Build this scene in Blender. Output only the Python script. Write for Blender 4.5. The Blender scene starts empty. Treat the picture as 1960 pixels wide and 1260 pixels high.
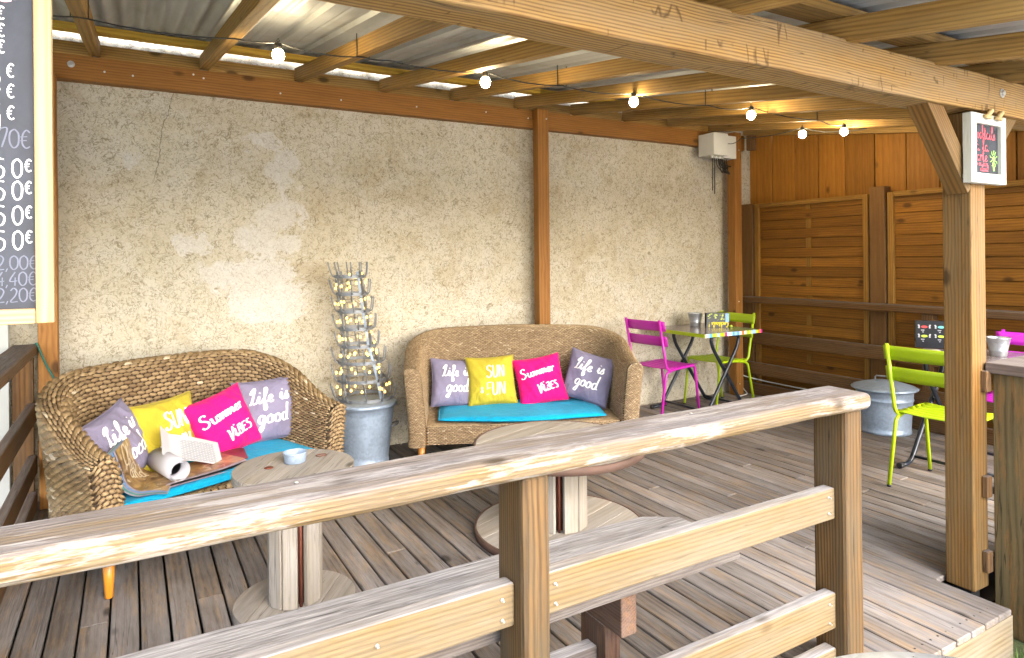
import bpy, bmesh, math, random
import numpy as np
from mathutils import Matrix, Vector
random.seed(7); rng = np.random.default_rng(7)
S = bpy.context.scene
COL = S.collection
PI = math.pi
# ------------------------------------------------------------------ camera
cam = bpy.data.cameras.new('camera'); camo = bpy.data.objects.new('camera', cam); COL.objects.link(camo)
cam.sensor_width = 36; cam.lens = 36 * 1258 / 1960; cam.shift_y = -137.3 / 1960
cam.clip_start = 0.05; cam.clip_end = 300
camo.matrix_world = Matrix.Translation((0, 0, 1.42)) @ Matrix.Rotation(math.radians(-30.1), 4, 'Z') @ Matrix.Rotation(PI / 2, 4, 'X') @ Matrix.Rotation(-0.01, 4, 'Z')
S.camera = camo
# ------------------------------------------------------------------ sky, sun, exposure
SUN_EL, SUN_AZ = math.radians(34), math.radians(172)      # azimuth clockwise from +Y: light comes from the open front
w = bpy.data.worlds.new('World'); S.world = w; w.use_nodes = True
nt = w.node_tree; bg = nt.nodes['Background']
sk = nt.nodes.new('ShaderNodeTexSky'); sk.sky_type = 'NISHITA'; sk.sun_disc = False
sk.sun_elevation = SUN_EL; sk.sun_rotation = SUN_AZ; sk.air_density = 1.0; sk.dust_density = 3.0; sk.ozone_density = 1.0
nt.links.new(sk.outputs[0], bg.inputs[0]); bg.inputs[1].default_value = 0.15
sl = bpy.data.lights.new('sun', 'SUN'); so = bpy.data.objects.new('sun', sl); COL.objects.link(so)
sl.energy = 1.5; sl.angle = math.radians(80); sl.color = (.95, .975, 1)
sd = Vector((math.sin(SUN_AZ) * math.cos(SUN_EL), math.cos(SUN_AZ) * math.cos(SUN_EL), math.sin(SUN_EL)))
so.rotation_euler = sd.to_track_quat('Z', 'Y').to_euler(); so.location = sd * 20
S.view_settings.view_transform = 'Standard'; S.view_settings.look = 'None'; S.view_settings.gamma = 1
S.view_settings.exposure = 2.58
S.render.engine = 'CYCLES'; S.cycles.use_denoising = True; S.cycles.max_bounces = 7; S.cycles.diffuse_bounces = 4; S.cycles.use_adaptive_sampling = True; S.cycles.adaptive_threshold = .03
S.cycles.sample_clamp_indirect = 6; S.cycles.caustics_reflective = False; S.cycles.caustics_refractive = False

# ------------------------------------------------------------------ material helpers
class NT:
    def __init__(s, name):
        s.m = bpy.data.materials.new(name); s.m.use_nodes = True; s.t = s.m.node_tree
        s.b = s.t.nodes['Principled BSDF']
    def n(s, typ, ins=None, **props):
        nd = s.t.nodes.new('ShaderNode' + typ)
        for k, v in props.items(): setattr(nd, k, v)
        for k, v in (ins or {}).items():
            if hasattr(v, 'is_linked'): s.t.links.new(v, nd.inputs[k])
            else:
                if isinstance(v, tuple) and len(v) == 3 and nd.inputs[k].type == 'RGBA': v = (*v, 1)
                nd.inputs[k].default_value = v
        return nd
    def coord(s, which='Object'): return s.n('TexCoord').outputs[which]
    def map(s, v, scale=(1, 1, 1), loc=(0, 0, 0), rot=(0, 0, 0)):
        return s.n('Mapping', {'Vector': v, 'Scale': scale, 'Location': loc, 'Rotation': rot}).outputs[0]
    def noise(s, v, scale=5, detail=4, rough=.55, dist=0):
        return s.n('TexNoise', {'Vector': v, 'Scale': scale, 'Detail': detail, 'Roughness': rough, 'Distortion': dist}).outputs['Fac']
    def math(s, op, a, b=0., clamp=False):
        return s.n('Math', {0: a, 1: b}, operation=op, use_clamp=clamp).outputs[0]
    def ramp(s, f, a, b, x=0., y=1.):
        return s.n('MapRange', {0: f, 1: a, 2: b, 3: x, 4: y}).outputs[0]
    def mix(s, f, a, b, mode='MIX'):
        nd = s.t.nodes.new('ShaderNodeMix'); nd.data_type = 'RGBA'; nd.blend_type = mode
        for i, v in ((0, f), (6, a), (7, b)):
            if hasattr(v, 'is_linked'): s.t.links.new(v, nd.inputs[i])
            else: nd.inputs[i].default_value = (*v, 1) if isinstance(v, tuple) else v
        return nd.outputs[2]
    def out(s, col=None, rough=None, bump=None, bstr=.3, bdist=.01, metal=None, spec=None):
        b = s.b
        for k, v in (('Base Color', col), ('Roughness', rough), ('Metallic', metal), ('Specular IOR Level', spec)):
            if v is None: continue
            if hasattr(v, 'is_linked'): s.t.links.new(v, b.inputs[k])
            else: b.inputs[k].default_value = (*v, 1) if isinstance(v, tuple) else v
        if bump is not None:
            bn = s.n('Bump', {'Height': bump, 'Strength': bstr, 'Distance': bdist})
            s.t.links.new(bn.outputs[0], b.inputs['Normal'])
        return s.m
    def geo(s): return s.n('NewGeometry')
    def rnd(s): return s.n('ObjectInfo').outputs['Random']

def wood(name, c1, c2, grey=(.3, .28, .26), gamt=.0, top=0., topcol=(.5, .47, .45), ring=38, knots=.5, rough=.7, bump=.35, var=.35, streak=.5, worn=None, wornamt=0., crack=0., marks=0., ringc=.55):
    """long axis = local X.  c1 early wood, c2 late wood; grey = weathering; top = extra weathering of upward faces"""
    t = NT(name); rn = t.rnd()
    off = t.n('CombineXYZ', {0: t.math('MULTIPLY', rn, 37.), 1: t.math('MULTIPLY', rn, 1.7), 2: t.math('MULTIPLY', rn, 2.9)}).outputs[0]
    P = t.n('VectorMath', {0: t.coord(), 1: off}, operation='ADD').outputs[0]
    # knots
    vk = t.n('TexVoronoi', {'Vector': t.map(P, (4.0, 7.5, 7.5)), 'Scale': 1., 'Randomness': 1.})
    kr = t.n('TexWhiteNoise', {'Vector': vk.outputs['Position']}, noise_dimensions='3D').outputs[0]
    kon = t.math('LESS_THAN', kr, knots * .45)
    kd = vk.outputs['Distance']
    kn = t.math('MULTIPLY', t.ramp(kd, .10, .20, 1, 0), kon)
    kpush = t.math('MULTIPLY', t.ramp(kd, .05, .42, .7, 0), kon)
    # growth rings, deflected by noise and knots
    big = t.noise(t.map(P, (.9, 5, 5)), 1., 2, .5)
    yz = t.n('SeparateXYZ', {0: P})
    rad = t.math('SQRT', t.math('ADD', t.math('POWER', t.math('ADD', yz.outputs[1], .07), 2.), t.math('POWER', t.math('ADD', yz.outputs[2], .05), 2.)))
    ph = t.math('ADD', t.math('MULTIPLY', rad, ring * 6.0), t.math('MULTIPLY', big, 9.))
    ph = t.math('ADD', ph, t.math('MULTIPLY', kpush, 5.))
    med = t.noise(t.map(P, (2.2, 26, 26)), 1., 4, .65)
    ph = t.math('ADD', ph, t.math('MULTIPLY', med, 7.))
    rg = t.math('POWER', t.math('ADD', t.math('MULTIPLY', t.math('SINE', ph), .5), .5), 1.6)
    fine = t.noise(t.map(P, (8, 150, 150)), 1., 2, .65)
    g = t.math('ADD', t.math('MULTIPLY', rg, ringc), t.math('MULTIPLY', fine, 1 - ringc))
    col = t.mix(t.ramp(g, .15, .85), c1, c2)
    col = t.mix(t.ramp(med, .35, .75, 0, streak), col, tuple(x * .55 for x in c2))
    # weathering
    wn = t.noise(t.map(P, (1.7, 9, 9)), 1., 5, .7)
    wf = t.math('MULTIPLY', t.ramp(wn, .38, .62), gamt)
    gcol = t.mix(fine, tuple(x * .6 for x in grey), tuple(min(1, x * 1.35) for x in grey))
    col = t.mix(wf, col, gcol)
    if top > 0:
        nz = t.n('SeparateXYZ', {0: t.geo().outputs['Normal']}).outputs[2]
        tf = t.math('MULTIPLY', t.ramp(nz, .45, .85), t.ramp(t.math('ADD', t.math('MULTIPLY', wn, .5), t.math('MULTIPLY', med, .5)), .32, .56, .25, 1))
        tc = t.mix(t.ramp(fine, .3, .7), tuple(x * .5 for x in topcol), topcol)
        tc = t.mix(t.ramp(rg, .2, .9, 0, .35), tc, tuple(x * .45 for x in topcol))
        col = t.mix(t.math('MULTIPLY', tf, top), col, tc)
    if worn:
        wz = t.noise(t.map(P, (3.2, 24, 24), (3, 1, 5)), 1., 5, .75)
        col = t.mix(t.math('MULTIPLY', t.ramp(wz, .51, .60), wornamt), col, worn)
    if crack:
        cn = t.noise(t.map(P, (.55, 17, 17), (2, 4, 1)), 1., 3, .6)
        cf = t.math('MULTIPLY', t.ramp(t.math('ABSOLUTE', t.math('SUBTRACT', cn, .5)), .0, .010, 1, 0), t.ramp(wn, .44, .56))
        col = t.mix(t.math('MULTIPLY', cf, crack), col, tuple(x * .12 for x in c2))
    if marks:
        mn = t.noise(t.map(P, (11, 2.2, 2.2), (7, 1, 3)), 1., 2, .5)
        mf = t.math('MULTIPLY', t.ramp(t.math('ABSOLUTE', t.math('SUBTRACT', mn, .5)), .0, .022, 1, 0), t.ramp(t.noise(t.map(P, (5, 16, 16), (1, 8, 3)), 1., 2, .5), .52, .58))
        col = t.mix(t.math('MULTIPLY', mf, marks), col, tuple(x * .3 for x in c2))
    col = t.mix(t.math('MULTIPLY', kn, .8), col, tuple(x * .28 for x in c2))
    vr = t.ramp(t.math('FRACT', t.math('MULTIPLY', rn, 7.31)), 0, 1, 1 - var, 1 + var * .6)
    col = t.n('HueSaturation', {'Color': col, 'Value': vr}).outputs[0]
    hgt = fine
    return t.out(col, rough, hgt, bump, .004, spec=.25)

def simple(name, col, rough=.5, metal=0., bump=None, bstr=.2, var=.12, spec=.5, nscale=6):
    t = NT(name); P = t.coord()
    n1 = t.noise(P, nscale, 5, .6)
    c = t.mix(t.ramp(n1, .3, .7), tuple(x * (1 - var) for x in col), tuple(min(1, x * (1 + var)) for x in col))
    b = t.noise(P, bump, 3, .6) if bump else None
    r = t.ramp(n1, .3, .7, rough * .85, min(1, rough * 1.15))
    return t.out(c, r, b, bstr, .003, metal, spec)

def fabric(name, col, sc=900):
    t = NT(name); P = t.coord()
    n1 = t.noise(P, 7, 3); wv = t.noise(P, sc * .35, 2)
    c = t.mix(t.ramp(n1, .3, .7), tuple(x * .9 for x in col), tuple(min(1, x * 1.06) for x in col))
    wr = t.noise(t.map(P, (1, 1, 1), rot=(.3, .2, .7)), 11, 3, .5, 1.2)
    h = t.math('ADD', t.math('MULTIPLY', wv, .12), wr)
    m = t.out(c, .9, h, .7, .022, spec=.15)
    t.b.inputs['Sheen Weight'].default_value = .06
    return m

def galv(name, tint=(.35, .44, .57), rough=.42, metal=.35):  # blue of the default tint puts the sky's reflection into the zinc colour
    t = NT(name); P = t.coord()
    v = t.n('TexVoronoi', {'Vector': P, 'Scale': 55., 'Randomness': 1.}); vc = t.n('SeparateColor', {0: v.outputs['Color']}).outputs[0]
    n = t.noise(P, 9, 6, .65); st = t.noise(t.map(P, (22, 22, 2.2)), 1, 4, .6)
    f = t.math('ADD', t.math('MULTIPLY', vc, .22), t.math('ADD', t.math('MULTIPLY', n, .4), t.math('MULTIPLY', st, .42)))
    c = t.mix(t.ramp(f, .3, .75), tuple(x * .74 for x in tint), tuple(min(1, x * 1.12) for x in tint))
    return t.out(c, t.ramp(f, .3, .8, rough * .8, rough * 1.35), n, .08, .004, metal)

M = {}
M['ledger'] = wood('stained_pine_orange', (.36, .165, .038), (.215, .085, .017), ring=70, knots=.9, rough=.55, bump=.2, var=.12, streak=.35, ringc=0.35)
M['rafter'] = wood('rafter_pine', (.42, .24, .06), (.23, .115, .026), grey=(.27, .19, .085), gamt=.4, ring=80, knots=.6, var=.25, rough=.7, crack=0.5)
M['purlin'] = wood('yellow_pine', (.60, .38, .055), (.44, .25, .03), ring=50, knots=.6, var=.1, streak=.2)
M['beam'] = wood('front_beam_douglas', (.36, .215, .065), (.165, .078, .021), grey=(.26, .205, .135), gamt=.35, ring=120, knots=.55, var=.05, bump=.5, streak=.3, crack=.8, marks=.75, ringc=.75)
M['post'] = wood('front_post_pine', (.23, .118, .029), (.105, .046, .010), grey=(.135, .10, .05), gamt=.5, ring=95, knots=.5, var=.1, crack=.5)
M['railpost'] = wood('rail_post_pine', (.165, .088, .028), (.048, .024, .008), grey=(.07, .056, .035), gamt=.7, ring=110, knots=.5, var=.12, crack=0.85)  # extra dark tones paint in the shade of the post sides
M['rail'] = wood('rail_board_pine', (.175, .12, .054), (.105, .066, .027), grey=(.16, .14, .108), gamt=.5, top=.95, topcol=(.31, .295, .29), ring=95, knots=.5, var=.1, streak=.25, crack=0.3)
M['hand'] = wood('weathered_handrail', (.18, .123, .054), (.092, .058, .025), grey=(.145, .12, .098), gamt=.5, top=.85, topcol=(.205, .188, .192), ring=130, knots=.35, var=.05, bump=.8, worn=(.33, .315, .305), wornamt=.52, crack=0.7)
M['darkrail'] = wood('dark_rail_pine', (.18, .088, .026), (.08, .034, .010), grey=(.15, .10, .06), gamt=.45, top=.7, topcol=(.25, .22, .20), ring=80, knots=.5, var=.15, crack=0.6)
M['deck'] = wood('weathered_deck', (.185, .157, .135), (.092, .074, .062), grey=(.23, .214, .207), gamt=.9, ring=75, knots=.3, rough=.75, bump=.6, var=.26, streak=.35, worn=(.40, .24, .085), wornamt=.22, crack=0.6, ringc=0.4)
M['fascia'] = wood('deck_fascia', (.26, .205, .13), (.16, .12, .07), grey=(.25, .225, .18), gamt=.6, ring=60, knots=.3, var=.05)
M['bench'] = wood('whitewashed_bench', (.12, .095, .08), (.055, .042, .036), grey=(.28, .265, .265), gamt=.3, top=.95, topcol=(.50, .49, .50), ring=120, knots=.4, var=.1, bump=.9, crack=0.7)
M['benchdark'] = wood('dark_bench_timber', (.10, .052, .033), (.045, .022, .015), grey=(.20, .15, .12), gamt=.35, top=.6, topcol=(.42, .38, .37), ring=120, knots=.3, var=.1, worn=(.20, .10, .04), wornamt=.4, crack=0.5)
M['fence'] = wood('stained_fence_slat', (.34, .145, .016), (.175, .066, .007), grey=(.11, .046, .010), gamt=.35, ring=60, knots=.8, rough=.6, var=.28, bump=.2, streak=.5, ringc=0.35)
M['fplank'] = wood('stained_fence_plank', (.40, .17, .022), (.25, .095, .011), ring=45, knots=.75, rough=.6, var=.3, bump=.2, streak=.4, ringc=0.22)
M['fpost'] = wood('fence_post_grooved', (.21, .105, .032), (.11, .05, .015), ring=170, knots=.2, rough=.7, var=.1)
M['batten'] = wood('pale_fence_batten', (.33, .17, .032), (.20, .092, .017), ring=70, knots=.4, var=.1)
M['counter'] = wood('dark_counter_plank', (.15, .10, .04), (.06, .038, .014), grey=(.13, .105, .05), gamt=.55, ring=70, knots=.5, var=.18, worn=(.21, .10, .03), wornamt=.5, crack=0.8)
M['slab'] = wood('counter_slab', (.13, .085, .062), (.07, .042, .03), grey=(.20, .17, .15), gamt=.5, top=.7, topcol=(.30, .27, .25), ring=80, knots=.3, var=.05, crack=0.5)
M['spool'] = wood('spool_wood_grey', (.33, .295, .245), (.20, .17, .13), grey=(.33, .31, .29), gamt=.6, ring=60, knots=.35, var=.12, bump=.5, crack=0.5, ringc=0.3)
M['spoolpale'] = wood('spool_wood_pale', (.40, .36, .30), (.27, .23, .18), grey=(.38, .365, .34), gamt=.5, ring=60, knots=.3, var=.1, bump=.4, ringc=0.3)
M['frameoak'] = wood('oak_board_frame', (.36, .245, .12), (.26, .15, .06), ring=120, knots=.0, rough=.45, var=.02, streak=.15, bump=.1)
M['whitewood'] = wood('distressed_white_frame', (.60, .60, .55), (.48, .48, .43), grey=(.34, .31, .24), gamt=.35, ring=40, knots=.0, var=.02, streak=.1, ringc=0.2)
M['legwood'] = simple('honey_leg', (.52, .20, .018), .3, 0, None)
M['tabletop'] = wood('greyed_table_print', (.25, .21, .20), (.15, .115, .12), grey=(.26, .23, .27), gamt=.5, ring=70, knots=.1, rough=.18, var=.05, bump=.05)
M['galv'] = galv('galvanised_zinc'); M['galvdark'] = galv('dull_zinc_rack', (.24, .26, .285), .5, .5)
M['galvlight'] = galv('bright_zinc', (.62, .66, .69), .32, .75)
M['rust'] = simple('rusty_rim', (.115, .068, .05), .75, .25, 60, .3, .3)
M['rodrust'] = simple('rusted_rod', (.16, .05, .03), .6, .5, 60, .3, .3)
M['green'] = simple('lime_paint', (.36, .50, .006), .38, 0, None, var=.06)
M['magenta'] = simple('magenta_paint', (.47, .018, .36), .36, 0, None, var=.06)
M['magenta2'] = simple('bright_magenta_paint', (.62, .03, .56), .38, 0, None, var=.06)
M['blacksteel'] = simple('black_blue_steel', (.018, .024, .035), .32, .2, None, var=.2)
M['black'] = simple('black_rubber', (.012, .012, .013), .55, 0, None)
M['cable'] = simple('dark_cable', (.02, .02, .018), .5, 0, None)
M['greycase'] = simple('grey_plastic_case', (.62, .63, .60), .45, 0, 40, .05, .05)
M['white'] = simple('white_paint', (.40, .41, .40), .55, 0, 30, .08, .06)
M['whitecable'] = simple('white_cable', (.7, .7, .66), .5, 0, None)
M['rope'] = simple('jute_rope', (.52, .38, .18), .9, 0, 240, .6, .3)
M['greencord'] = simple('green_cord', (.015, .13, .10), .5, 0, None)
M['screw'] = simple('zinc_screw', (.6, .6, .58), .35, .8, None)
M['turq'] = fabric('turquoise_cushion_cloth', (.0, .35, .60))
M['grey_p'] = fabric('lilac_grey_pillow_cloth', (.205, .185, .275)); M['yellow_p'] = fabric('yellow_pillow_cloth', (.45, .365, .035)); M['pink_p'] = fabric('pink_pillow_cloth', (.72, .008, .17))
M['print'] = simple('white_print', (.85, .84, .82), .8, 0, None, var=.02)
M['print_dull'] = simple('pale_yellow_print', (.86, .82, .48), .8, 0, None, var=.02)
M['paper'] = simple('white_paper', (.42, .42, .46), .7, 0, None, var=.03)
M['paperedge'] = simple('paper_edge', (.50, .44, .50), .7, 0, None, var=.25, nscale=60)
M['chalkw'] = simple('white_chalk', (.80, .80, .80), .95, 0, None, var=.1, nscale=90)
M['chalkf'] = simple('faded_chalk', (.085, .09, .12), .95, 0, None, var=.2, nscale=90)
M['chalkp'] = simple('pink_chalk', (.80, .12, .16), .95, 0, None, var=.15, nscale=90)
M['chalkl'] = simple('rose_chalk', (.75, .36, .40), .95, 0, None, var=.15, nscale=90)
M['chalkg'] = simple('green_chalk', (.32, .68, .12), .95, 0, None, var=.15, nscale=90)
M['cream'] = simple('cream_ink', (.66, .55, .38), .6, 0, None, var=.05)
M['yellowink'] = simple('yellow_ink', (.85, .72, .02), .6, 0, None, var=.05)
M['redink'] = simple('red_ink', (.6, .05, .05), .6, 0, None); M['tealink'] = simple('teal_ink', (.12, .42, .40), .6, 0, None); M['limeink'] = simple('lime_ink', (.40, .55, .05), .6, 0, None)
M['menublack'] = simple('black_card', (.012, .012, .016), .3, 0, None); M['blueink'] = simple('blue_ink', (.25, .45, .75), .6, 0, None)
M['brownprint'] = simple('brown_cover_print', (.10, .035, .02), .3, 0, None, var=.5, nscale=14)
def emis(name, col, st):
    t = NT(name); t.b.inputs['Base Color'].default_value = (.5, .4, .22, 1)
    t.b.inputs['Emission Color'].default_value = (*col, 1); t.b.inputs['Emission Strength'].default_value = st
    return t.m
M['bulb'] = emis('lit_festoon_bulb', (1, .80, .48), 70.); M['fairy'] = emis('lit_fairy_bulb', (1, .56, .09), 1.)

# chalkboard slate
t = NT('chalk_slate'); P = t.coord(); n = t.noise(P, 5, 6, .7, .6); n2 = t.noise(t.map(P, (4, 40, 4), rot=(0, .5, 0)), 1, 5, .7)
M['slate'] = t.out(t.mix(t.ramp(t.math('MULTIPLY', t.math('ADD', n, n2), .5), .38, .62), (.008, .010, .0155), (.023, .027, .038)), .75, n, .05)
# golden magazine cover
t = NT('golden_brown_cover'); P = t.coord(); n = t.noise(P, 9, 3, .5, 1.5); n2 = t.noise(P, 22, 3, .5, .8)
c = t.mix(t.ramp(n, .35, .65), (.14, .075, .03), (.42, .27, .10)); c = t.mix(t.ramp(n2, .6, .7, 0, .8), c, (.62, .52, .34))
M['cover'] = t.out(c, .28)
# printed newspaper: columns of small grey text rows
t = NT('printed_newspaper'); P = t.coord()
br = t.n('TexBrick', {'Vector': t.map(P, (1, 1, 1)), 'Color1': (.06, .07, .09), 'Color2': (.15, .16, .19), 'Mortar': (.42, .43, .45), 'Scale': 1., 'Mortar Size': .0028, 'Brick Width': .03, 'Row Height': .0075})
sp = t.n('SeparateXYZ', {0: P}); inr = t.math('MULTIPLY', t.math('GREATER_THAN', sp.outputs[0], .10), t.math('LESS_THAN', sp.outputs[0], .27))
inr = t.math('MULTIPLY', inr, t.math('MULTIPLY', t.math('GREATER_THAN', sp.outputs[1], -.075), t.math('LESS_THAN', sp.outputs[1], .055)))
M['news'] = t.out(t.mix(inr, (.42, .43, .45), br.outputs[0]), .75)
# menu card picture with limes
t = NT('lime_picture'); P = t.coord(); v = t.n('TexVoronoi', {'Vector': t.map(P, (1, 1, 1.5)), 'Scale': 38.}); n = t.noise(P, 60, 3)
c = t.mix(t.ramp(v.outputs['Distance'], .25, .45), (.50, .62, .06), (.012, .018, .02)); c = t.mix(t.ramp(n, .56, .66), c, (.02, .03, .03)); M['limes'] = t.out(c, .3)

# stucco
t = NT('roughcast_stucco'); P = t.coord()
dv = t.n('TexNoise', {'Vector': P, 'Scale': 6., 'Detail': 4., 'Roughness': .65})
PW = t.n('VectorMath', {0: P, 1: t.n('VectorMath', {0: t.n('VectorMath', {0: dv.outputs['Color'], 1: (.5, .5, .5)}, operation='SUBTRACT').outputs[0], 'Scale': .33}, operation='SCALE').outputs[0]}, operation='ADD').outputs[0]
sx = t.n('SeparateXYZ', {0: PW})
BL = [(.789, 2.232, .124, .058), (.954, 2.113, .064, .088), (.918, 1.994, .07, .058), (.922, 1.733, .128, .088), (.769, 1.557, .151, .086), (.368, 1.514, .075, .061), (.70, 1.315, .274, .113), (.819, 1.125, .225, .129), (.983, 1.499, .057, .058), (1.084, 1.929, .026, .027), (.005, 2.039, .04, .04), (1.0, 1.103, .072, .059), (.924, 1.885, .028, .058)]
msk = None
for (bx, bz, rx, rz) in BL:
    q = t.math('ADD', t.math('POWER', t.math('DIVIDE', t.math('SUBTRACT', sx.outputs[0], bx), rx * 1.2), 2.), t.math('POWER', t.math('DIVIDE', t.math('SUBTRACT', sx.outputs[2], bz), rz * 1.2), 2.))
    msk = q if msk is None else t.math('MINIMUM', msk, q)
msk = t.ramp(t.math('ADD', msk, t.ramp(t.noise(P, 24, 5, .7), .2, .8, -.8, .8)), .75, 1.12, 1, 0)
mot = t.noise(P, 1.3, 5, .6, .4); mot2 = t.noise(P, 5.5, 5, .65, .5); gr = t.noise(P, 75, 4, .65)
col = t.mix(t.ramp(mot, .36, .64), (.525, .48, .37), (.60, .565, .465))
col = t.mix(t.ramp(mot2, .45, .68, 0, .65), col, (.63, .61, .555))
col = t.mix(t.ramp(t.noise(P, 2.1, 5, .65, .6), .54, .66, 0, .6), col, (.44, .365, .245))
col = t.mix(t.math('MULTIPLY', msk, t.ramp(mot2, .3, .6, .65, .95)), col, (.64, .63, .605))
sq = t.n('TexNoise', {'Vector': P, 'Scale': 15., 'Detail': 1.6, 'Roughness': .6, 'Distortion': 1.7}).outputs['Fac']
ln = t.ramp(t.math('ABSOLUTE', t.math('SUBTRACT', sq, .5)), .006, .030, 1, 0)
brk = t.ramp(t.noise(P, 19, 3), .40, .55)
ln = t.math('MULTIPLY', ln, brk)
sq2 = t.n('TexNoise', {'Vector': P, 'Scale': 27., 'Detail': 1.6, 'Roughness': .6, 'Distortion': 1.8}).outputs['Fac']
ln2 = t.math('MULTIPLY', t.ramp(t.math('ABSOLUTE', t.math('SUBTRACT', sq2, .48)), .006, .036, 1, 0), t.ramp(t.noise(P, 40, 2), .45, .6))
sq3 = t.n('TexNoise', {'Vector': t.map(P, (1, 1, 1), (5, 3, 2)), 'Scale': 19., 'Detail': 1.6, 'Roughness': .6, 'Distortion': 2.1}).outputs['Fac']
ln3 = t.math('MULTIPLY', t.ramp(t.math('ABSOLUTE', t.math('SUBTRACT', sq3, .52)), .005, .032, 1, 0), t.ramp(t.noise(t.map(P, (1, 1, 1), (2, 7, 1)), 22, 3), .43, .57))
lnn = t.math('MAXIMUM', t.math('MAXIMUM', ln, ln2), ln3)
lnn = t.math('MULTIPLY', lnn, t.ramp(msk, 0, 1, 1, .5))
col = t.mix(t.math('MULTIPLY', lnn, .78), col, (.19, .15, .085))
s0 = t.n('SeparateXYZ', {0: t.n('VectorMath', {0: P, 1: t.n('VectorMath', {0: t.n('VectorMath', {0: dv.outputs['Color'], 1: (.5, .5, .5)}, operation='SUBTRACT').outputs[0], 'Scale': .12}, operation='SCALE').outputs[0]}, operation='ADD').outputs[0]})
ck = t.math('ABSOLUTE', t.math('SUBTRACT', s0.outputs[0], t.math('ADD', -.26, t.math('MULTIPLY', s0.outputs[2], .2))))
ck = t.math('MULTIPLY', t.ramp(ck, .001, .0045, 1, 0), t.ramp(s0.outputs[2], 1.9, 2.0))
col = t.mix(t.math('MULTIPLY', ck, .7), col, (.10, .085, .06))
col = t.mix(t.ramp(gr, .35, .7, .22, 0), col, (.22, .17, .10))
hh = t.math('ADD', t.math('MULTIPLY', t.math('ABSOLUTE', t.math('SUBTRACT', sq, .5)), 1.6), t.math('MULTIPLY', gr, .45))
M['stucco'] = t.out(col, .95, hh, .55, .012, spec=.1)

# corrugated zinc
t = NT('corrugated_zinc'); P = t.coord(); n = t.noise(t.map(P, (5, .8, 5)), 1, 5, .65); n2 = t.noise(P, 3, 5, .6)
c = t.mix(t.ramp(n, .35, .7), (.46, .48, .49), (.33, .34, .345)); c = t.mix(t.ramp(n2, .55, .7, 0, .5), c, (.30, .26, .19))
M['zinc'] = t.out(c, t.ramp(n2, .3, .7, .42, .6), n, .03, .003, .4)

# wicker, one tone per strand
def wick(name, a, b, c3):
    t = NT(name); at = t.n('Attribute', attribute_name='tone'); f = at.outputs['Fac']
    n = t.noise(t.coord(), 220, 2)
    c = t.mix(f, a, b); c = t.mix(t.ramp(f, .88, .93), c, c3); c = t.mix(t.ramp(n, .35, .7, .4, 0), c, tuple(x * .5 for x in a))
    return t.out(c, .5, n, .25, .002, spec=.4)
M['wick1'] = wick('banana_leaf_weave', (.19, .12, .055), (.42, .30, .155), (.60, .50, .35)); M['wick2'] = wick('fine_seagrass_weave', (.27, .18, .095), (.50, .37, .22), (.60, .48, .32))
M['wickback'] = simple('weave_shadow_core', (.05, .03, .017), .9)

# striped table top
t = NT('striped_table_print'); P = t.coord(); s_ = t.n('SeparateXYZ', {0: P})
cell = t.math('FLOOR', t.math('MULTIPLY', s_.outputs[0], 33.)); wn_ = t.n('TexWhiteNoise', {'W': cell}, noise_dimensions='1D').outputs[0]
cr = t.n('ValToRGB', {0: wn_}); cr.color_ramp.interpolation = 'CONSTANT'
els = [(0, (.75, .75, .70)), (.14, (.12, .40, .72)), (.28, (.52, .02, .30)), (.42, (.40, .55, .02)), (.56, (.35, .50, .75)), (.68, (.78, .22, .03)), (.8, (.72, .55, .65)), (.9, (.50, .62, .10))]
cr.color_ramp.elements[0].color = (*els[0][1], 1); cr.color_ramp.elements[1].position = els[1][0]; cr.color_ramp.elements[1].color = (*els[1][1], 1)
for p_, c_ in els[2:]: e_ = cr.color_ramp.elements.new(p_); e_.color = (*c_, 1)
M['stripes'] = t.out(cr.outputs[0], .22)
# grass ground
t = NT('lawn_ground'); P = t.coord(); n = t.noise(P, 3, 6, .7); n2 = t.noise(P, 40, 4)
M['lawn'] = t.out(t.mix(t.ramp(t.math('ADD', t.math('MULTIPLY', n, .6), t.math('MULTIPLY', n2, .4)), .38, .62), (.05, .075, .02), (.11, .12, .045)), 1., n2, .5, .02)
t = NT('pale_bounce_ground'); P = t.coord(); n = t.noise(P, 2, 6, .7); M['bounce_ground'] = t.out(t.mix(t.ramp(n, .3, .7), (.62, .61, .58), (.75, .74, .71)), .9, n, .1)  # pale colour of the added slab that throws light upward
t = NT('grass_blade'); at = t.n('Attribute', attribute_name='tone').outputs['Fac']
M['blade'] = t.out(t.mix(at, (.045, .11, .012), (.17, .26, .05)), .6)

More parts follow.
